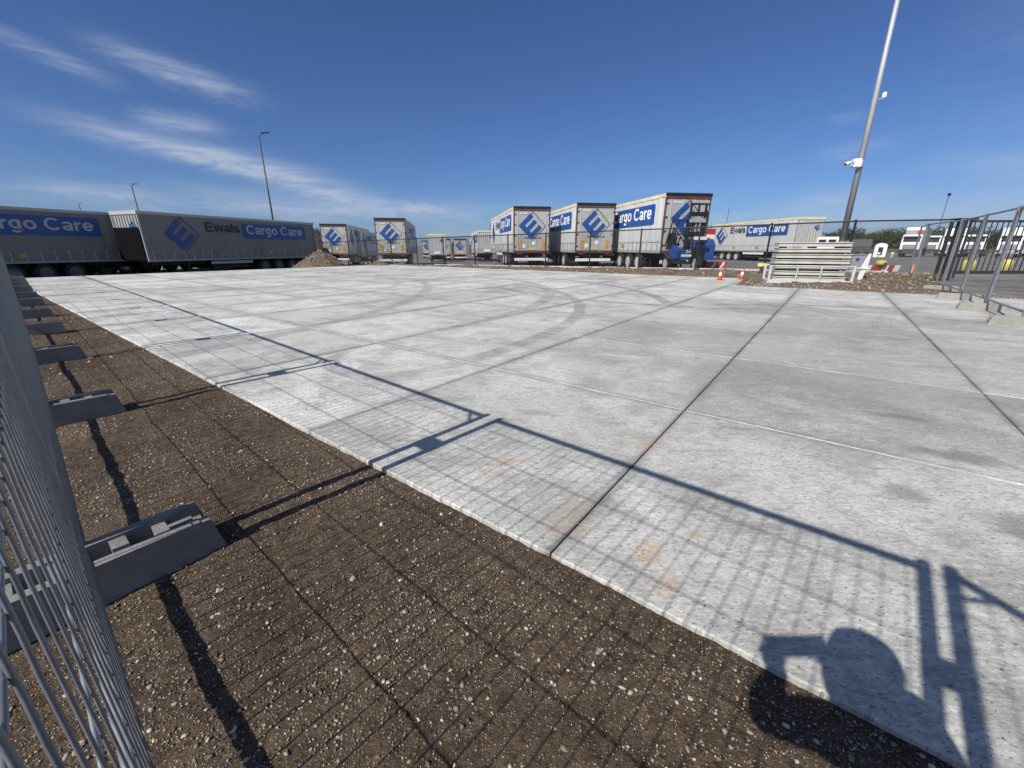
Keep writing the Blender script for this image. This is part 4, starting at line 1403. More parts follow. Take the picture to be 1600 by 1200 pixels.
fk(MB().prism([(-0.20, 0.70), (0.2, 0.70), (0.35, 1.34), (0.15, 1.38), (-0.20, 1.1)], 0, -1.02, -0.80), 'fender', M_FLBLUE)
lettering('lettering', '36', M_WHITE, (-0.42, -0.162, 0.98), (1, 0, 0), (0, 0, 1), 0.3, 0.15, bd, 0.02)
fk(MB().cbox(-0.66, -0.1, -0.172, -0.152, 0.78, 0.90, 0.004), 'name_plate', M_WHITE)
fk(MB().prism([(0.1, 0.60), (1.05, 0.60), (1.05, 1.62), (0.35, 1.66), (0.1, 1.35)], 0, 0.62, 1.36), 'engine_cover', M_FLBLUE)
fk(MB().prism([(-0.10, 1.25), (0.9, 1.25), (0.9, 1.62), (0.2, 1.66), (-0.10, 1.5)], 0, 0.02, 0.618), 'engine_hood', M_FLBLUE)
fk(MB().cbox(0.02, 0.60, -0.08, 0.7, 0.62, 1.24, 0.02), 'engine_bay', M_BLACK)
fk(MB().cbox(-0.14, 0.56, -0.30, -0.27, 1.60, 1.76, 0.005), 'plate', M_WHITE)
for (x, y, s) in ((0.24, -0.16, 0.74), (-1.0, 0.55, 0.7), (1.05, 0.6, 0.6)):
    wheel(t, x, y, 0.10 + 0.505 * s, s)
fk(MB().path([(-1.35, 0.3, 0.9), (-1.2, -0.1, 0.72), (-0.9, -0.15, 0.5), (-0.6, -0.1, 0.45)], 0.025, 6), 'hydraulic_hose', M_DKGREY)
fk(MB().cbox(-0.75, -0.08, -0.14, -0.06, 0.42, 0.56, 0.008), 'step', M_CHAS)
fk(MB().cbox(0.22, 0.55, -0.11, -0.08, 1.42, 1.48, 0.004), 'tail_lamp', M_REDLAMP)
fk(MB().cbox(-0.9, 0.0, -0.05, 0.55, 0.16, 0.24, 0.01), 'fork_tine', M_DKGREY)

# red and white hazard board standing behind the kerb
t = thing('hazard_board', 'red board with white slanted stripes standing low behind the kerb by the forklift', 'barrier', (11.15, 23.4, gz1(11, 23)), 0.05)
MB().prism([(-0.72, 0.12), (0.60, 0.12), (0.72, 0.58), (-0.60, 0.58)], 1, -0.02, 0.02)
bb = MB()
for (q) in [[(-0.62, 0.22), (0.62, 0.22), (0.75, 0.62), (-0.50, 0.62)]]:
    bb.add([(a, -0.02, b) for a, b in q] + [(a, 0.02, b) for a, b in q], [(0, 1, 2, 3), (7, 6, 5, 4), (0, 4, 5, 1), (1, 5, 6, 2), (2, 6, 7, 3), (3, 7, 4, 0)])
bb.build('board', M_RED, t)
for x in (-0.20, 0.28):
    flat('stripe', [[(x, 0.26), (x + 0.14, 0.26), (x + 0.30, 0.42), (x + 0.14, 0.42)], [(x + 0.14, 0.42), (x + 0.30, 0.42), (x + 0.34, 0.60), (x + 0.20, 0.60)]], M_WHITE, (0, -0.024, 0), (1, 0, 0), (0, 0, 1), t)
for x in (-0.4, 0.45):
    MB().cbox(x - 0.05, x + 0.05, -0.25, 0.25, 0, 0.08, 0.01).cbox(x - 0.025, x + 0.025, 0.022, 0.06, 0.08, 0.6, 0.004).build('foot', M_DKGREY, t)

# ------------------------------------------------------------------ black chain-link fence
FX0, FX1 = -18.2, 13.45
fy_ = lambda x: 33.2 - 0.776 * (x + 7.4)
fence = thing('chain_link_fence', 'black chain-link fence with thin posts and a top rail along the far soil bank', 'fence')
post_px = [505, 518, 545, 573, 611, 651, 693, 742, 794, 853, 922, 1000, 1090, 1199, 1326]


def fence_x(px):
    k = (px - 800) / (634.75 * 1.0535)
    return k * (33.2 - 0.776 * 7.4) / (1 + 0.776 * k)


xs = [fence_x(p) for p in post_px]
for x in xs:
    y, zt = fy_(x), fence_top(x)
    MB().tube((x, y, zt - 2.25), (x + random.uniform(-.02, .02), y, zt + 0.03), 0.04, 8).tube((x, y, zt + 0.03), (x, y, zt + 0.055), 0.046, 8).build('fence_post', M_BLACK, fence)
for a, b in zip(xs[:-1], xs[1:]):
    MB().tube((a, fy_(a), fence_top(a)), (b, fy_(b), fence_top(b)), 0.03, 8).build('top_rail', M_BLACK, fence)
MB().tube((xs[-1], fy_(xs[-1]), fence_top(xs[-1])), (16.4, 16.3, 2.22), 0.026, 8).build('top_rail', M_BLACK, fence)


def chain_link(p0, p1, zb0, zt0, zb1, zt1, parent, pitch=0.072, r=0.003):
    p0, p1 = Vector(p0), Vector(p1)
    L = (p1 - p0).length
    u = (p1 - p0) / L
    mb = MB()
    H = 1.85
    k = -H
    while k < L:
        for sg in (1, -1):
            a0, a1 = max(k, 0), min(k + H, L)
            if a1 - a0 < 0.02:
                continue
            z_ = lambda s: ((s - k) / H if sg > 0 else 1 - (s - k) / H)
            P = []
            for s in (a0, a1):
                f = s / L
                zb, zt = zb0 + (zb1 - zb0) * f, zt0 + (zt1 - zt0) * f
                q = p0 + u * s
                P.append((q.x, q.y, zb + (zt - zb) * z_(s)))
            mb.tube(P[0], P[1], r, 3, cap=False)
        k += pitch
    return mb.build('chain_mesh', M_BLACK, parent, kind='stuff')


chain_link((xs[0], fy_(xs[0]), 0), (xs[-1], fy_(xs[-1]), 0), fence_top(xs[0]) - 1.88, fence_top(xs[0]), fence_top(xs[-1]) - 1.88, fence_top(xs[-1]), fence)
chain_link((xs[-1], fy_(xs[-1]), 0), (16.4, 16.3, 0), 0.32, fence_top(xs[-1]), 0.25, 2.2, fence)

# sliding gate with its pillar
gate = thing('bar_gate', 'black sliding gate of upright bars beyond the temporary fence', 'gate', (17.0, 16.2, 0.0))
MB().cbox(0, 11, -0.035, 0.035, 2.12, 2.2, 0.006).build('gate_rail', M_BLACK, gate)
MB().cbox(0, 11, -0.04, 0.04, 0.27, 0.39, 0.006).build('gate_rail', M_BLACK, gate)
BAR = MB().cbox(-0.014, 0.014, -0.014, 0.014, 0.388, 2.122, 0.002).mesh('gate_bar', M_BLACK)
for k in range(1, 53):
    part_from('gate_bar', BAR, gate, (k * 0.208, 0, 0))
for x in (0.04, 4.0, 8.0, 10.96):
    MB().cbox(x - 0.03, x + 0.03, -0.03, 0.03, 0.1, 2.12, 0.004).build('gate_stile', M_BLACK, gate)
pil = thing('gate_pillar', 'thick black gate pillar with a flat cap', 'pillar', (16.72, 16.2, -0.1), 0.0)
MB().cbox(-0.11, 0.11, -0.11, 0.11, 0, 2.3, 0.012).build('shaft', M_BLACK, pil)
MB().cbox(-0.30, 0.36, -0.22, 0.22, 2.301, 2.36, 0.01).build('cap', M_BLACK, pil)
MB().cbox(-0.42, -0.34, -0.05, 0.05, 0, 2.26, 0.008).build('guide_post', M_BLACK, pil)


# ------------------------------------------------------------------ temporary mesh fence panels
def foot_mesh(m, hollow=True):
    """Weighted foot: long along x, with sloped ends, rails, a cavity and post holes."""
    mb = MB()
    L, Wd, H = 0.39, 0.105, 0.172
    for sgn in (-1, 1):
        y0, y1 = sorted((sgn * Wd, sgn * (Wd - 0.043)))
        mb.prism([(y0, 0), (y1, 0), (y1, H), (y0, H)], 0, -L + 0.07, L - 0.07)
        e = MB()
        for ex in (-1, 1):
            xa, xb, xc = ex * (L - 0.0705), ex * L, ex * (L - 0.035)
            P = [(xa, y0, 0), (xb, y0, 0), (xc, y0, H - 0.006), (xa, y0, H - 0.006), (xa, y1, 0), (xb, y1, 0), (xc, y1, H - 0.006), (xa, y1, H - 0.006)]
            f = [(0, 1, 2, 3), (7, 6, 5, 4), (0, 4, 5, 1), (1, 5, 6, 2), (2, 6, 7, 3), (3, 7, 4, 0)]
            mb.add(P, f)
    mb.box(-L + 0.075, L - 0.075, -Wd + 0.0435, Wd - 0.0435, 0.0, 0.05)
    # sleeve block with holes in the middle and stepped blocks towards the ends
    mb.box(-0.11, -0.06, -Wd + 0.0435, Wd - 0.0435, 0.0501, H - 0.012)
    mb.box(0.06, 0.11, -Wd + 0.0435, Wd - 0.0435, 0.0501, H - 0.012)
    for ex in (-1, 1):
        x0, x1 = sorted((ex * 0.235, ex * 0.315))
        mb.box(x0, x1, -0.012, 0.012, 0.0501, H - 0.018)
        mb.box(*sorted((ex * 0.19, ex * 0.234)), -Wd + 0.0435, Wd - 0.0435, 0.0501, H - 0.02)
        mb.box(*sorted((ex * 0.325, ex * 0.352)), -Wd + 0.0435, Wd - 0.0435, 0.0501, H - 0.05)
        mb.box(*sorted((ex * 0.356, ex * (L - 0.02))), -0.05, 0.05, 0.0, 0.07)
    if not hollow:
        mb.box(-L + 0.076, L - 0.076, -Wd + 0.044, Wd - 0.044, 0.0502, H - 0.008)
    return mb.mesh('fence_foot', m)


def wire_mesh_v():
    pts = []
    for k in range(46):
        z = 0.098 + k * (1.945 - 0.098) / 45
        off = sum(0.0014 * math.exp(-((z - z0) / 0.035) ** 2) for z0 in (0.42, 0.98, 1.54))
        pts.append((0, -0.0235 - off, z))
    mb, n, r = MB(), 6, 0.0022
    for p in pts:
        for i in range(n):
            a = 2 * math.pi * i / n
            mb.v.append((r * math.cos(a), p[1] + r * math.sin(a), p[2]))
    for k in range(len(pts) - 1):
        for i in range(n):
            mb.f.append((k * n + i, k * n + (i + 1) % n, (k + 1) * n + (i + 1) % n, (k + 1) * n + i))
    return mb.mesh('wire', M_WIRE, True)


WIRE_V = wire_mesh_v()
PH = 2.0


def fence_panel(label, a, b, za, group, loose_wires, H=PH, bars=True):
    a, b = Vector((a[0], a[1], za)), Vector((b[0], b[1], za))
    L = (b - a).length
    t = thing('mesh_fence_panel', label, 'fence panel', a, math.atan2(b.y - a.y, b.x - a.x), group)
    for x in (0.021, L - 0.021):
        MB().tube((x, 0, -0.09), (x, 0, H), 0.0255, 12).lathe([(0.026, H), (0.021, H + 0.006), (0.0, H + 0.008)], 12, None, (x, 0, 0)).build('frame_post', M_TUBE, t)
    MB().tube((0.022, 0, H - 0.035), (L - 0.022, 0, H - 0.035), 0.0205, 12).build('top_tube', M_TUBE, t)
    MB().tube((0.022, 0.004, 0.155), (L - 0.022, 0.004, 0.155), 0.0165, 12).build('bottom_tube', M_TUBE, t)
    for (x, d) in ((0.03, 1),) if bars else ():
        MB().tube((x + d * 0.008, 0, H - 0.16), (x + d * 0.12, 0, H - 0.05), 0.012, 8).build('corner_brace', M_TUBE, t)
    n = int(round((L - 0.08) / (0.069 if 'left' in group else 0.103)))
    WH = MB().tube((0.01, -0.0185, 0), (L - 0.01, -0.0185, 0), 0.003, 6).mesh('wire', M_WIRE, True)
    hz = [0.42, 0.70, 0.98, 1.26, 1.54, 1.80]
    if loose_wires:
        for k in range(1, n):
            part_from('wire', WIRE_V, t, ((L * k) / n, 0, 0), scale=(1, 1, (H - 0.0) / 2.0))
        for z in hz:
            part_from('wire', WH, t, (0, -0.0014 if z in (0.42, 0.98, 1.54) else 0, z))
    else:
        wr = 0.0018 if 'left' in group else 0.0011
        mb = MB()
        for k in range(1, n):
            mb.tube((L * k / n, -0.0235, 0.10), (L * k / n, -0.0235, H - 0.04), wr, 4, cap=False)
        for z in hz:
            mb.tube((0.02, -0.019, z), (L - 0.02, -0.019, z), wr, 4, cap=False)
        mb.build('wire_mesh', M_WIRE, t, kind='stuff')
    return t


FOOT = foot_mesh(M_FOOT)
ordn = ['', 'second', 'third', 'fourth', 'fifth', 'sixth', 'seventh', 'eighth', 'ninth', 'tenth', 'eleventh', 'twelfth', 'thirteenth']
B = [(0.236, -0.301), (-1.62, 1.235), (-3.50, 2.83), (-5.46, 4.49), (-7.36, 6.08), (-9.16, 7.60), (-11.0, 9.14), (-12.9, 10.73), (-14.8, 12.3), (-16.7, 13.9), (-18.6, 15.5), (-20.5, 17.1), (-22.4, 18.7)]
GAP = 0.045
for k in range(len(B) - 1):
    a, b = Vector(B[k]), Vector(B[k + 1])
    u = (b - a).normalized()
    lab = 'mesh fence panel beside the camera, nearest in the left row' if k == 0 else f'grey mesh fence panel, {ordn[k]} from the camera in the left row'
    fence_panel(lab, a + u * GAP * (0.2 if k == 0 else 1), b - u * GAP, 0.0, 'temporary mesh fence panels on the left', k < 6, PH, k > 0)
for k in range(1, len(B)):
    a = Vector(B[k])
    u = (Vector(B[k]) - Vector(B[k - 1])).normalized()
    nrm = Vector((-u.y, u.x)) * -1
    z = float(soil_z(np.array([a.x]), np.array([a.y]))[0]) - 0.004
    fo = bpy.data.objects.new('fence_foot', FOOT)
    c = a + nrm * 0.025 - u * 0.035
    fo.location = (c.x, c.y, z)
    fo.rotation_euler = (0, 0, math.atan2(nrm.y, nrm.x) + random.uniform(-.05, .05))
    link(fo)
    tag(fo, 'grey hollow fence foot nearest the camera on the brown gravel' if k == 1 else f'grey hollow fence foot on the gravel, {ordn[k]} from the camera', 'fence foot', 'grey fence feet along the left')
    # clamp that couples two panels
    cl = MB().cbox(-0.095, 0.095, -0.036, 0.036, 1.40, 1.50, 0.006).cbox(-0.02, 0.02, 0.03, 0.06, 1.44, 1.48, 0.004)
    co = cl.build('panel_clamp', M_GALV)
    co.location = (a.x, a.y, 0)
    co.rotation_euler = (0, 0, math.atan2(u.y, u.x))
    tag(co, f'steel clamp coupling fence panels above the {"nearest" if k == 1 else ordn[k]} grey foot', 'clamp', 'clamps coupling the left fence panels')
# the panel that turns off behind the photographer
a = Vector((0.282, -0.296))
b = a + Vector((0.26, -0.966)) * 2.4
fence_panel('mesh fence panel turning off behind the photographer', a, b, 0.0, 'temporary mesh fence panels on the left', False)
co = MB().cbox(-0.06, 0.06, -0.032, 0.032, 1.42, 1.49, 0.006).build('panel_clamp', M_GALV)
co.location = (0.249, -0.30, 0)
co.rotation_euler = (0, 0, math.atan2(-0.042, 0.08))
tag(co, 'steel clamp on the corner posts beside the photographer', 'clamp', 'clamps coupling the left fence panels')
for (c, w, lab) in (((0.235, -0.335), 0.9, 'grey hollow fence foot under the corner behind the photographer'),):
    fo = bpy.data.objects.new('fence_foot', FOOT)
    fo.location = (c[0] - 0.1, c[1] - 0.18, -0.03)
    fo.rotation_euler = (0, 0, R(60))
    link(fo)
    tag(fo, lab, 'fence foot', 'grey fence feet along the left')

# right-hand row
CFOOT = foot_mesh(M_CFOOT, False)
Jr = [(15.3, 16.25), (13.75, 14.4), (12.6, 12.2), (11.2, 10.35), (9.8, 8.5), (8.45, 6.7), (7.05, 4.85)]
jl = ['farthest in the right row by the orange cone', 'second from the orange cone in the right row', 'in front of the gate pillar in the right row', 'just right of the gate pillar in the right row', 'right row, cut by the right edge', 'right row, outside the view']
for k in range(len(Jr) - 2):
    a, b = Vector(Jr[k]), Vector(Jr[k + 1])
    u = (b - a).normalized()
    fence_panel('mesh fence panel ' + jl[k], a + u * GAP, b - u * GAP, 0.06 - 0.0 * k, 'temporary mesh fence panels on the right', False, 1.93)
fl = ['beside the orange cone, farthest', 'on the soil, second from the orange cone', 'on the soil edge left of the gate', 'on the slab corner, leftmost on the concrete', 'on the slab, between two others', 'on the slab, nearest and cut by the right edge']
for k in range(6):
    a = Vector(Jr[k])
    fo = bpy.data.objects.new('fence_foot', CFOOT)
    u = (Vector(Jr[k + 1]) - a).normalized()
    nr = Vector((u.y, -u.x))
    zf = 0.0 if k >= 3 else 0.03
    fo.location = (a.x - 0.02, a.y, zf)
    fo.rotation_euler = (0, 0, math.atan2(nr.y, nr.x))
    fo.scale = (1.0, 0.95, 0.85)
    link(fo)
    tag(fo, 'pale concrete fence foot ' + fl[k], 'fence foot', 'concrete fence feet on the right')

# ------------------------------------------------------------------ stillage with stacked panels
A0, A1 = Vector((9.16, 15.0)), Vector((11.5, 14.08))
u = (A1 - A0).normalized()
st = thing('steel_stillage', 'low galvanised steel rack on the soil holding a stack of pale panels', 'rack', (A0.x, A0.y, -0.02), math.atan2(u.y, u.x))
SL = (A1 - A0).length
bs = lambda mb, nm, m=None: mb.build(nm, m or M_GALV, st)
bs(MB().cbox(0, SL, 0, 0.07, 0.03, 0.17, 0.008), 'front_beam')
bs(MB().cbox(0, SL, 1.03, 1.10, 0.03, 0.17, 0.008), 'back_beam')
for x in (0.0, SL - 0.08):
    bs(MB().cbox(x, x + 0.08, 0.0701, 1.0299, 0.03, 0.15, 0.008), 'side_beam')
    for y in (0.0, 1.02):
        bs(MB().cbox(x, x + 0.08, y + 0.002, y + 0.078, 0.171, 0.66, 0.008), 'corner_post')
bs(MB().cbox(0.081, SL - 0.081, 0.01, 0.045, 0.625, 0.66, 0.005), 'front_rail')
bs(MB().cbox(0.081, SL - 0.081, 1.05, 1.085, 0.625, 0.66, 0.005), 'back_rail')
for x in (SL * 0.34, SL * 0.62):
    bs(MB().cbox(x - 0.02, x + 0.02, 0.012, 0.044, 0.171, 0.624, 0.004), 'front_upright')
    bs(MB().cbox(x - 0.10, x + 0.10, -0.004, 0.069, 0.028, 0.12, 0.004), 'fork_pocket', M_BLACK)
zz = 0.15
names = ['bottom', 'second from the bottom', 'third from the bottom', 'middle', 'third from the top', 'second from the top', 'topmost']
base_z = -0.02
for k in range(7):
    o = thing('stacked_panel', f'long pale grey ribbed panel, {names[k]} of the stack on the rack', 'panel', (A0.x, A0.y, base_z + zz), math.atan2(u.y, u.x), 'panels stacked on the rack')
    x0, x1 = 0.17 + random.uniform(-.03, .03), SL - 0.20 + random.uniform(-.05, .04)
    yo = random.uniform(-0.02, 0.02)
    h = 0.138
    MB().cbox(x0, x1, 0.10 + yo, 0.98 + yo, 0, 0.03, 0.006).build('lower_flange', M_PANEL, o)
    MB().cbox(x0 + 0.01, x1 - 0.01, 0.125 + yo, 0.955 + yo, 0.0301, h - 0.0301, 0.004).build('web', M_PANEL, o)
    MB().cbox(x0, x1, 0.09 + yo, 0.99 + yo, h - 0.03, h, 0.006).build('upper_flange', M_PANEL, o)
    zz += h
    if k < 6:
        if 0 < k < 5:
            MB().cbox(0.30, SL - 0.36, 0.30, 0.42, h + 0.001, h + 0.049, 0.004).build('spacer_and_shade', M_CHAS, o)  # long dark bars stand in for the shade between the panels
            MB().cbox(0.30, SL - 0.36, 0.66, 0.78, h + 0.001, h + 0.049, 0.004).build('spacer_and_shade', M_CHAS, o)
        for x in (0.38, SL * 0.5, SL - 0.45) if not 0 < k < 5 else ():
            MB().cbox(x - 0.05, x + 0.05, 0.16, 0.92, h, h + 0.050, 0.004).build('spacer_and_shade', M_BLACK if k % 2 else M_CHAS, o)
        zz += 0.051

# ------------------------------------------------------------------ traffic cones
def cone(name, label, x, y, z, h=0.36, tilt=0.0, grp=None, band=True):
    t = thing(name, label, 'traffic cone', (x, y, z), random.uniform(0, 1), grp)
    t.rotation_euler = (0, tilt, t.rotation_euler[2])
    s = h / 0.36
    MB().cbox(-0.125 * s, 0.125 * s, -0.125 * s, 0.125 * s, 0, 0.025 * s, 0.006).build('base', M_CONE, t)
    pr = lambda z: (0.092 - 0.068 * (z - 0.025) / 0.335) * s
    MB().lathe([(pr(0.025), 0.0252 * s), (pr(0.14), 0.14 * s), (pr(0.26), 0.26 * s), (pr(0.36), 0.36 * s), (0.0, 0.36 * s)], 18).build('cone_body', M_CONE, t, True)
    if band:
        MB().lathe([(pr(0.16) + 0.002, 0.16 * s), (pr(0.275) + 0.002, 0.275 * s)], 18).build('white_band', M_WHITE, t, True)
    return t


cone('traffic_cone', 'small orange cone with white band on the slab, left of two by the soil bank', 8.30, 16.72, 0.0, 0.38, 0, 'cones by the bank')
cone('traffic_cone', 'small orange cone with white band on the slab, right of two near the stacked panels', 9.32, 17.0, 0.0, 0.38, 0, 'cones by the bank')
cone('traffic_cone', 'orange cone tilted against the right mesh fence beyond the rack', 15.55, 16.4, 0.06, 0.56, 0.2, None, False)

# ------------------------------------------------------------------ main lamp mast and its devices
def mast(label, x, y, z, h, r0, r1, lean, parts, grp=None):
    t = thing('light_mast', label, 'lamp post', (x, y, z), 0, grp)
    t.rotation_euler = (0, lean, 0)
    M = MB().tube((0, 0, -0.2), (0, 0, h), r0, 14, r1)
    M.build('pole', M_DKGREY, t, True)
    if parts >= 1:
        MB().tube((-0.05, 0, h - 0.05), (1.1, -0.2, h + 0.45), 0.05, 6).build('lamp_arm', M_DKGREY, t)
        MB().cbox(0.5, 1.7, -0.45, 0.05, h + 0.36, h + 0.5, 0.03).build('lamp_head', M_DKGREY, t)
    return t


mp = thing('light_mast', 'tall grey galvanised lamp mast behind the stacked panels, running out of the top', 'lamp post', (14.06, 18.3, 0.05))
mp.rotation_euler = (0, R(-0.9), 0)
MB().tube((0, 0, -0.2), (0, 0, 1.4), 0.15, 18, 0.142).build('pole_base', M_MAST, mp, True)
MB().tube((0, 0, 1.4), (0, 0, 12.5), 0.118, 18, 0.06).build('pole', M_MAST, mp, True)
MB().tube((0, 0, 1.36), (0, 0, 1.43), 0.152, 18).build('collar', M_MAST, mp)
MB().cbox(-0.10, 0.10, -0.152, -0.135, 0.5, 0.95, 0.006).build('access_door', M_MAST, mp)
MB().tube((-0.05, 0, 12.4), (1.2, 0, 12.7), 0.045, 8).build('lamp_arm', M_MAST, mp)
MB().cbox(0.9, 1.7, -0.2, 0.2, 12.62, 12.76, 0.03).build('lamp_head', M_DKGREY, mp)
cc = thing('security_camera', 'white bullet camera with junction box on the tall lamp mast', 'security camera', (14.0, 18.18, 4.42), 0)
MB().cbox(-0.38, -0.10, -0.11, 0.12, -0.16, 0.16, 0.03).build('junction_box', M_WHITE, cc)
MB().tube((-0.36, -0.05, 0.02), (-0.56, -0.1, 0.03), 0.03, 8).build('bracket', M_WHITE, cc)
MB().tube((-0.50, -0.08, 0.03), (-0.82, -0.20, -0.06), 0.062, 12).build('camera_body', M_WHITE, cc, True)
MB().tube((-0.822, -0.2008, -0.0605), (-0.835, -0.2055, -0.064), 0.045, 12).build('lens', M_BLACK, cc)
MB().cbox(-0.14, -0.04, -0.06, 0.06, -0.12, 0.12, 0.01).build('mount', M_WHITE, cc)
sn = thing('sensor', 'small white sensor on a short arm high on the lamp mast', 'sensor', (13.96, 18.2, 6.6), 0)
MB().tube((0.06, 0, 0), (0.22, -0.03, 0.05), 0.016, 8).build('arm', M_GALV, sn)
MB().cbox(0.16, 0.30, -0.09, 0.03, 0.02, 0.24, 0.04).build('housing', M_WHITE, sn)

m1 = mast('tall thin lamp mast rising behind the shaded broadside trailer', -38.3, 70, -1.2, 18.4, 0.16, 0.09, R(0.35), 1)
MB().tube((0, 0, 11.7), (0.5, 0, 11.2), 0.04, 6).build('side_arm', M_GALV, m1)
MB().lathe([(0, -0.15), (0.15, 0), (0, 0.15)], 10, None, (0, -0.1, 6.0)).build('white_box', M_WHITE, m1)
mast('lamp mast above the gap between the two shaded trailers', -93.4, 110, -1.6, 17.2, 0.2, 0.12, 0, 1)
mast('tiny distant lamp mast above the trailer at the left edge', -196, 200, -1.7, 21.5, 0.25, 0.16, 0, 1)
mast('thin distant lamp mast left of the broadside trailer on the right', 44.3, 90, -0.2, 9.2, 0.07, 0.05, 0, 0)
m5 = mast('thin distant mast with a small box on top above the truck row', 108, 110, -0.2, 13.6, 0.1, 0.07, 0, 0)
MB().cbox(-0.25, 0.25, -0.2, 0.2, 13.6, 14.2, 0.03).build('box', M_BLACK, m5)
mast('thin distant lamp mast behind the leftmost of the three trailers', -7.5, 150, -1.3, 11.0, 0.12, 0.08, 0, 0)

# ------------------------------------------------------------------ small things by the gate
t = thing('delineator_post', 'white pointed post leaning on the soil right of the lamp mast', 'post', (12.42, 14.95, 0.03), 0)
t.rotation_euler = (0, R(2), 0)
MB().prism([(-0.085, 0.0), (0.085, 0.10), (0.10, 0.46), (-0.10, 0.46)], 1, -0.03, 0.03)
pb = MB()
q = [(-0.09, 0.0), (0.03, 0.06), (0.11, 0.48), (-0.06, 0.48)]
pb.add([(a, -0.03, b) for a, b in q] + [(a, 0.03, b) for a, b in q], [(0, 1, 2, 3), (7, 6, 5, 4), (0, 4, 5, 1), (1, 5, 6, 2), (2, 6, 7, 3), (3, 7, 4, 0)])
pb.build('lower_blade', M_WHITE, t)
MB().cbox(-0.20, 0.22, -0.06, 0.06, 0.481, 0.52, 0.012).build('collar', M_WHITE, t)
q = [(-0.08, 0.521), (0.13, 0.521), (0.14, 1.0), (0.08, 1.0)]
MB().add([(a, -0.02, b) for a, b in q] + [(a, 0.02, b) for a, b in q], [(0, 1, 2, 3), (7, 6, 5, 4), (0, 4, 5, 1), (1, 5, 6, 2), (2, 6, 7, 3), (3, 7, 4, 0)]).build('upper_blade', M_WHITE, t)

t = thing('road_barrier', 'red and white striped barrier board lying low by the white post', 'barrier', (14.85, 17.0, 0.32), -0.1)
for k in range(6):
    x = -0.62 + k * 0.21
    q = [(x, 0), (x + 0.21, 0), (x + 0.28, 0.24), (x + 0.07, 0.24)]
    MB().add([(a, -0.025, b) for a, b in q] + [(a, 0.025, b) for a, b in q], [(0, 1, 2, 3), (7, 6, 5, 4), (0, 4, 5, 1), (1, 5, 6, 2), (2, 6, 7, 3), (3, 7, 4, 0)]).build('stripe', M_RED if k in (1, 2, 4) else M_WHITE, t)
for x in (-0.45, 0.5):
    MB().cbox(x - 0.04, x + 0.04, -0.2, 0.2, -0.16, -0.002, 0.01).build('foot', M_DKGREY, t)
t = thing('barrier_cap', 'yellow round lamp cap sitting on the red and white barrier', 'warning lamp', (14.82, 17.0, 0.562))
MB().lathe([(0.17, 0), (0.2, 0.06), (0.16, 0.17), (0.06, 0.2), (0, 0.2)], 18).build('dome', M_YELLOW, t, True)
MB().cbox(-0.05, 0.05, -0.206, -0.19, 0.03, 0.09, 0.004).build('slot', M_BLACK, t)

t = thing('access_terminal', 'white arched kiosk with a dark panel on the far asphalt, left of the trucks', 'terminal', (53.4, 62.0, gz1(53, 62)), 0.0)
t.rotation_euler = (0, 0, R(-38))
t.scale = (1.55, 1.55, 1.38)
arch = [(-0.44, 0), (0.44, 0), (0.44, 1.1)] + [(0.44 * math.cos(a), 1.1 + 0.3 * math.sin(a)) for a in np.linspace(0.2, math.pi - 0.2, 9)] + [(-0.44, 1.1)]
ab = MB()
ab.add([(a, -0.2, b) for a, b in arch] + [(a, 0.2, b) for a, b in arch], [tuple(range(len(arch))), tuple(range(2 * len(arch) - 1, len(arch) - 1, -1))] + [(i, i + len(arch), (i + 1) % len(arch) + len(arch), (i + 1) % len(arch)) for i in range(len(arch))])
ab.build('housing', M_WHITE, t)
MB().cbox(-0.17, 0.17, -0.23, -0.201, 0.2, 0.98, 0.01).build('screen_panel', M_BLACK, t)
for (x, lab) in ((52.4, 'cream ball bollard left of the white kiosk'), (54.4, 'cream ball bollard right of the white kiosk')):
    t = thing('ball_bollard', lab, 'bollard', (x, 61.0, gz1(x, 61)), 0, 'ball bollards by the kiosk')
    t.scale = (2.2, 2.2, 1.6)
    MB().tube((0, 0, -0.05), (0, 0, 0.25), 0.06, 10).build('stem', M_GALV, t)
    MB().lathe([(0.0, 0.2)] + [(0.11 * math.sin(a), 0.31 - 0.11 * math.cos(a)) for a in np.linspace(0.3, math.pi, 8)], 14).build('ball', mat('cream plastic', (0.72, 0.66, 0.48), 0.5), t, True)
for (x, y, lab) in ((24.4, 22.6, 'pale yellow bollard behind the gate bars, left of two'), (27.3, 23.4, 'bright yellow bollard behind the gate bars, right of two')):
    t = thing('yellow_bollard', lab, 'bollard', (x, y, gz1(x, y)), 0, 'yellow bollards beyond the gate')
    MB().lathe([(0.26, 0), (0.26, 0.6), (0.22, 0.68), (0, 0.70)], 18).build('post', M_YELLOW, t, True)
    MB().lathe([(0.30, -0.02), (0.30, 0.05), (0.265, 0.052)], 18).build('base_ring', M_DKGREY, t)
t = thing('yellow_tank', 'small yellow cylinder left of the stacked panels', 'tank', (10.4, 17.6, 0.1), -0.3)
MB().tube((-0.16, 0, 0.43), (0.22, 0, 0.43), 0.09, 16).build('drum', M_YELLOW, t, True)
MB().cbox(-0.05, 0.08, -0.04, 0.04, 0, 0.36, 0.008).build('stand', M_DKGREY, t)
t = thing('electric_cabinet', 'grey roadside cabinet with a small blue mark beside the fence post', 'cabinet', (19.4, 23.9, gz1(19, 24)), -0.1)
MB().cbox(-0.45, 0.45, -0.2, 0.2, 0, 0.95, 0.02).build('housing', M_GREYPNT, t)
MB().cbox(-0.18, 0.0, -0.215, -0.201, 0.62, 0.8, 0.004).build('badge', M_BLUE, t)
MB().cbox(-0.5, 0.5, -0.24, 0.24, 0.951, 1.0, 0.01).build('lid', M_GREYPNT, t)
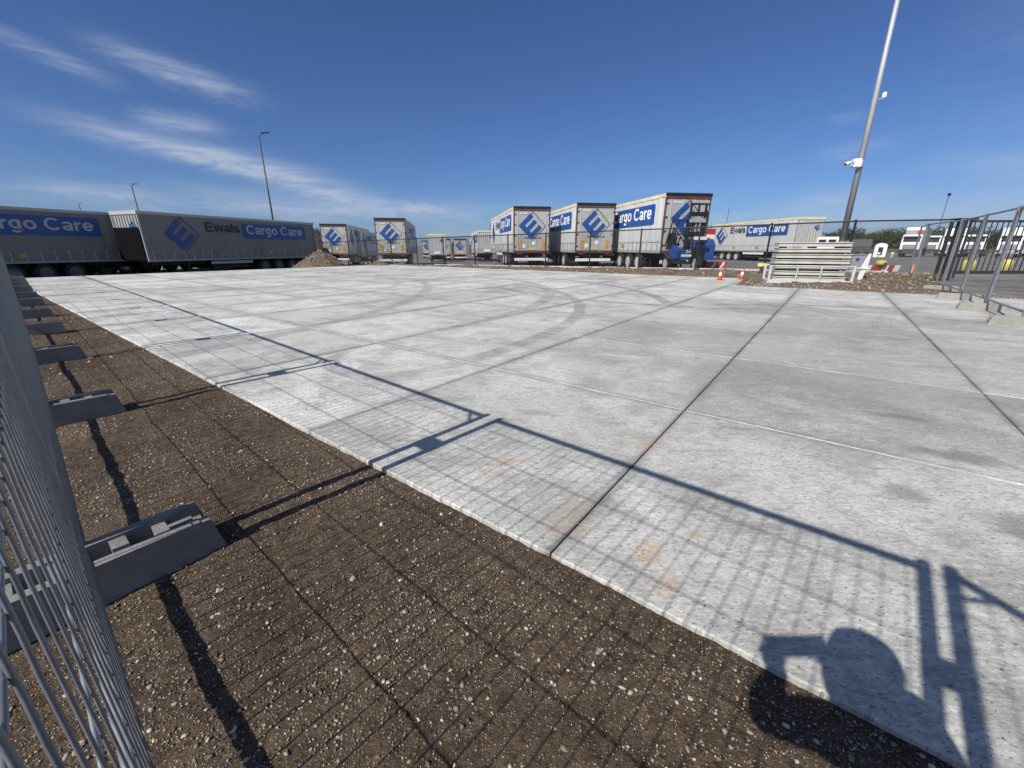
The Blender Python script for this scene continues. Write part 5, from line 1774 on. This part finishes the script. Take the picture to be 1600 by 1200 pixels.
for (x, y, a, lab) in ((14.6, 16.05, -0.5, 'low concrete block under the tilted orange cone'),):
    o = MB().cbox(-0.45, 0.45, -0.14, 0.14, 0, 0.17, 0.015).build('concrete_block', M_CFOOT)
    o.location = (x, y, 0.04)
    o.rotation_euler = (0, 0, a)
    tag(o, lab, 'concrete block')

# ------------------------------------------------------------------ trees far right
def crown_mesh(seed, w, h):
    rg = np.random.default_rng(seed)
    mb = MB()
    blobs = [(rg.normal(0, w * 0.22), rg.normal(0, w * 0.22), h * rg.uniform(0.35, 0.85), w * rg.uniform(0.22, 0.38)) for _ in range(9)]
    for (bx, by, bz, br) in blobs:
        for _ in range(95):
            d = rg.normal(0, 1, 3)
            d /= np.linalg.norm(d)
            p = np.array([bx, by, bz]) + d * br * rg.uniform(0.65, 1.08) * np.array([1, 1, 0.85])
            s = rg.uniform(0.16, 0.42)
            a = rg.normal(0, 1, 3)
            a /= np.linalg.norm(a)
            b = np.cross(a, d + rg.normal(0, .5, 3))
            b /= np.linalg.norm(b) + 1e-6
            mb.add([p - a * s - b * s * .6, p + a * s - b * s * .6, p + a * s * .8 + b * s * .7, p - a * s * .9 + b * s * .5], [(0, 1, 2, 3)])
    return mb.mesh('crown', M_LEAF)


ORD = ['nearest to', 'second from', 'third from', 'fourth from', 'fifth from', 'sixth from', 'seventh from', 'eighth from', 'ninth from', 'tenth from', 'eleventh from', 'twelfth from', 'thirteenth from', 'fourteenth from',
       'fifteenth from', 'sixteenth from', 'seventeenth from', 'eighteenth from', 'nineteenth from', 'twentieth from']


def tree_label(px, h, k):
    size = 'taller' if h > 1.0 else ('mid-sized' if h > 0.88 else 'lower')
    if px < 1500:
        return f'{size} dark green tree in the distant line, {ORD[k]} the tall lamp mast'
    return f'{size} dark green tree beyond the gate, {ORD[int((1640 - px) / 13)]} the right edge'


CROWNS = [crown_mesh(k, 9.5, 9.0) for k in range(5)]
TRUNK = MB().tube((0, 0, -0.5), (0.2, 0.1, 3.0), 0.28, 8, 0.18).tube((0.2, 0.1, 2.9), (1.4, 0.4, 5.5), 0.15, 6, 0.06).tube((0.2, 0.1, 2.9), (-1.2, -0.3, 5.8), 0.14, 6, 0.05).mesh('trunk', M_BARK)
px = 1300
k = 0
kinds = ['rounded', 'broad', 'narrow-topped', 'uneven', 'spreading']
while px < 1640:
    Y = random.uniform(190, 235)
    x = (px - 800) / 668.7 * Y
    h = random.uniform(0.78, 1.12)
    if 1395 < px < 1445:
        h *= 0.95
    t = thing('tree', tree_label(px, h, k), 'tree', (x, Y, gz1(x, Y) + 0.6), random.uniform(0, 6), 'trees of the distant tree line')
    t.scale = (h * 1.15, h * 1.15, h * random.uniform(0.92, 1.12))
    part_from('crown', CROWNS[k % 5], t)
    part_from('trunk', TRUNK, t)
    px += random.uniform(9, 17)
    k += 1
n = 700
mb = MB()
rg = np.random.default_rng(5)
for _ in range(1500):
    x, y = rg.uniform(150, 420), rg.uniform(225, 245)
    s = rg.uniform(0.4, 1.1)
    p = np.array([x, y, gz1(x, y) + 0.6 + rg.uniform(0, 4.5)])
    a = rg.normal(0, 1, 3)
    b = np.cross(a, rg.normal(0, 1, 3))
    a /= np.linalg.norm(a)
    b /= np.linalg.norm(b)
    mb.add([p - a * s - b * s, p + a * s - b * s, p + a * s + b * s, p - a * s + b * s], [(0, 1, 2, 3)])
o = mb.build('undergrowth', M_LEAF, kind='stuff')
tag(o, 'dark undergrowth closing the gaps below the distant tree line', 'undergrowth')

# ------------------------------------------------------------------ the photographer, seen only by the shadow
def skin_mesh(name, pts, edges, rad, m, parent=None, lvl=2):
    me = bpy.data.meshes.new(name)
    me.from_pydata([tuple(p) for p in pts], edges, [])
    ob = bpy.data.objects.new(name, me)
    COL.objects.link(ob)
    sk = ob.modifiers.new('skin', 'SKIN')
    for i, r in enumerate(rad):
        r = r if isinstance(r, tuple) else (r, r)
        me.skin_vertices[0].data[i].radius = r
    me.skin_vertices[0].data[0].use_root = True
    ss = ob.modifiers.new('sub', 'SUBSURF')
    ss.levels = lvl
    ss.render_levels = lvl
    dg = bpy.context.evaluated_depsgraph_get()
    out = bpy.data.meshes.new_from_object(ob.evaluated_get(dg))
    bpy.data.objects.remove(ob)
    out.materials.clear()
    out.materials.append(m)
    out.polygons.foreach_set('use_smooth', [True] * len(out.polygons))
    o = bpy.data.objects.new(name, out)
    return link(o, parent)


person = thing('person', 'person crouching in dark clothes with a phone, seen by the shadow at lower right', 'person', (0, 0, 0))
J = {'pel': (.42, -.30, .38), 'sp': (.37, -.21, .64), 'ch': (.285, -.09, .92), 'nk': (.25, -.06, 1.03), 'hd': (.235, -.025, 1.13), 'tp': (.232, -.02, 1.20),
     'ls': (.165, -.075, .985), 'le': (.065, .10, .84), 'lh': (-.02, -.024, 1.135), 'rs': (.355, -.035, 1.02), 're': (.275, .02, .90), 'rh': (.125, -.032, 1.15),
     'lk': (.26, -.02, .50), 'lf': (.34, -.20, .06), 'rk': (.44, .02, .50), 'rf': (.50, -.14, .06), 'lt': (.28, -.10, .03), 'rt': (.45, -.03, .03)}
V = list(J)
ix = {k: i for i, k in enumerate(V)}
E_ = [('pel', 'sp'), ('sp', 'ch'), ('ch', 'nk'), ('nk', 'hd'), ('hd', 'tp'), ('ch', 'ls'), ('ls', 'le'), ('le', 'lh'), ('ch', 'rs'), ('rs', 're'), ('re', 'rh'),
      ('pel', 'lk'), ('lk', 'lf'), ('lf', 'lt'), ('pel', 'rk'), ('rk', 'rf'), ('rf', 'rt')]
rad = {'pel': .12, 'sp': .11, 'ch': .11, 'nk': .052, 'hd': .082, 'tp': .055, 'ls': .06, 'le': .042, 'lh': .03, 'rs': .06, 're': .042, 'rh': .03, 'lk': .065, 'lf': .045, 'rk': .065, 'rf': .045, 'lt': .035, 'rt': .035}
skin_mesh('body', [J[k] for k in V], [(ix[a], ix[b]) for a, b in E_], [rad[k] for k in V], M_SKIN, person)
keys = ['pel', 'sp', 'ch', 'nk', 'ls', 'le', 'lh', 'rs', 're', 'rh']
kx = {k: i for i, k in enumerate(keys)}
jr = {'nk': .085, 'pel': .14, 'sp': .13, 'ch': .13, 'ls': .07, 'le': .05, 'lh': .036, 'rs': .085, 're': .05, 'rh': .036}
jp = dict(J)
for hnd, elb in (('lh', 'le'), ('rh', 're')):
    jp[hnd] = tuple(Vector(J[elb]).lerp(Vector(J[hnd]), 0.82))
skin_mesh('jacket', [jp[k] for k in keys], [(kx[a], kx[b]) for a, b in E_ if a in kx and b in kx], [jr[k] for k in keys], M_JACKET, person)
keys = ['pel', 'lk', 'lf', 'rk', 'rf']
kx = {k: i for i, k in enumerate(keys)}
skin_mesh('trousers', [J[k] if k not in ('lf', 'rf') else (J[k][0], J[k][1], 0.1) for k in keys], [(kx[a], kx[b]) for a, b in E_ if a in kx and b in kx], [.15, .085, .06, .085, .06], M_TROU, person)
hb = MB()
hc, hd_ = Vector((.235, -.03, 1.165)), (Vector(J['tp']) - Vector(J['hd'])).normalized()
rotm = hd_.to_track_quat('Z', 'Y').to_matrix()
hb.lathe([(0.092, -0.03), (0.098, 0.015), (0.088, 0.055), (0.056, 0.085), (0.0, 0.095)], 20, rotm, hc)
hb.build('hair', M_HAIR, person, True)
face = Vector((-0.6, 0.78, -0.15)).normalized()
nb = MB()
fc0 = Vector(J['hd']) + face * 0.085
nb.tube(fc0 + Vector((0, 0, 0.03)), fc0 + face * 0.03, 0.008, 8, 0.014)
nb.build('nose', M_SKIN, person, True)
side = face.cross(Vector((0, 0, 1))).normalized()
for sg in (-1, 1):
    MB().lathe([(0, -.01), (.012, 0), (0, .01)], 10, None, fc0 + side * sg * 0.032 + Vector((0, 0, .035))).build('eye', M_WHITE, person, True)
    MB().lathe([(0, -.03), (.018, -.015), (.02, .012), (0, .03)], 10, None, Vector(J['hd']) + side * sg * 0.095).build('ear', M_SKIN, person, True)
MB().tube(fc0 + side * -.022 - Vector((0, 0, .045)), fc0 + side * .022 - Vector((0, 0, .045)), .006, 8).build('mouth', mat('lips', (0.35, 0.14, 0.12), 0.5), person)
# hands: a palm and five bent fingers each, closed on the phone's ends
for (root, d, up) in (('lh', Vector((-.05, .02, .09)), 1), ('rh', Vector((-.01, .0, .09)), -1)):
    h0 = Vector(J[root])
    pts, ed, rr = [h0, h0 + d * .5, h0 + d * .85], [(0, 1), (1, 2)], [.028, .034, .031]
    for f in range(5):
        off = Vector((0.0, -0.012 + 0.004 * f, 0)) + Vector((0.017 * (f - 2), 0, 0))
        b0 = h0 + d * (0.45 if f == 0 else .85) + off * 0.9
        ln = [.035, .05, .055, .05, .04][f]
        k = len(pts)
        pts += [b0, b0 + Vector((0, -.012, ln * .5)), b0 + Vector((-.012 * up, .008, ln * .85))]
        rr += [.0095, .009, .0075]
        ed += [(1 if f == 0 else 2, k), (k, k + 1), (k + 1, k + 2)]
    skin_mesh('hand', pts, ed, rr, M_SKIN, person, 1)
for k_, f in (('lf', 'lt'), ('rf', 'rt')):
    a, b = Vector(J[k_]), Vector(J[f])
    d = Vector((b.x - a.x, b.y - a.y, 0)).normalized()
    q = MB()
    M3 = Matrix.Rotation(math.atan2(d.y, d.x), 4, 'Z')
    q.cbox(-0.07, 0.20, -0.045, 0.045, 0.0, 0.025, 0.008).cbox(-0.065, 0.19, -0.042, 0.042, 0.0251, 0.085, 0.02)
    so = q.build('shoe', M_BLACK, person)
    so.location = (a.x, a.y, -0.03)
    so.rotation_euler = (0, 0, math.atan2(d.y, d.x))
ph = thing('phone', 'phone held up sideways by the crouching photographer', 'phone', (0.033, 0, CAM_H + 0.008), 0)
ph.rotation_euler = (-0.3237, 0, 0)
MB().cbox(-0.08, 0.075, -0.024, -0.015, -0.048, 0.022, 0.003).build('case', M_BLACK, ph)
MB().cbox(-0.075, 0.070, -0.0255, -0.0241, -0.043, 0.017, 0.0005).build('screen', M_GLASS, ph)
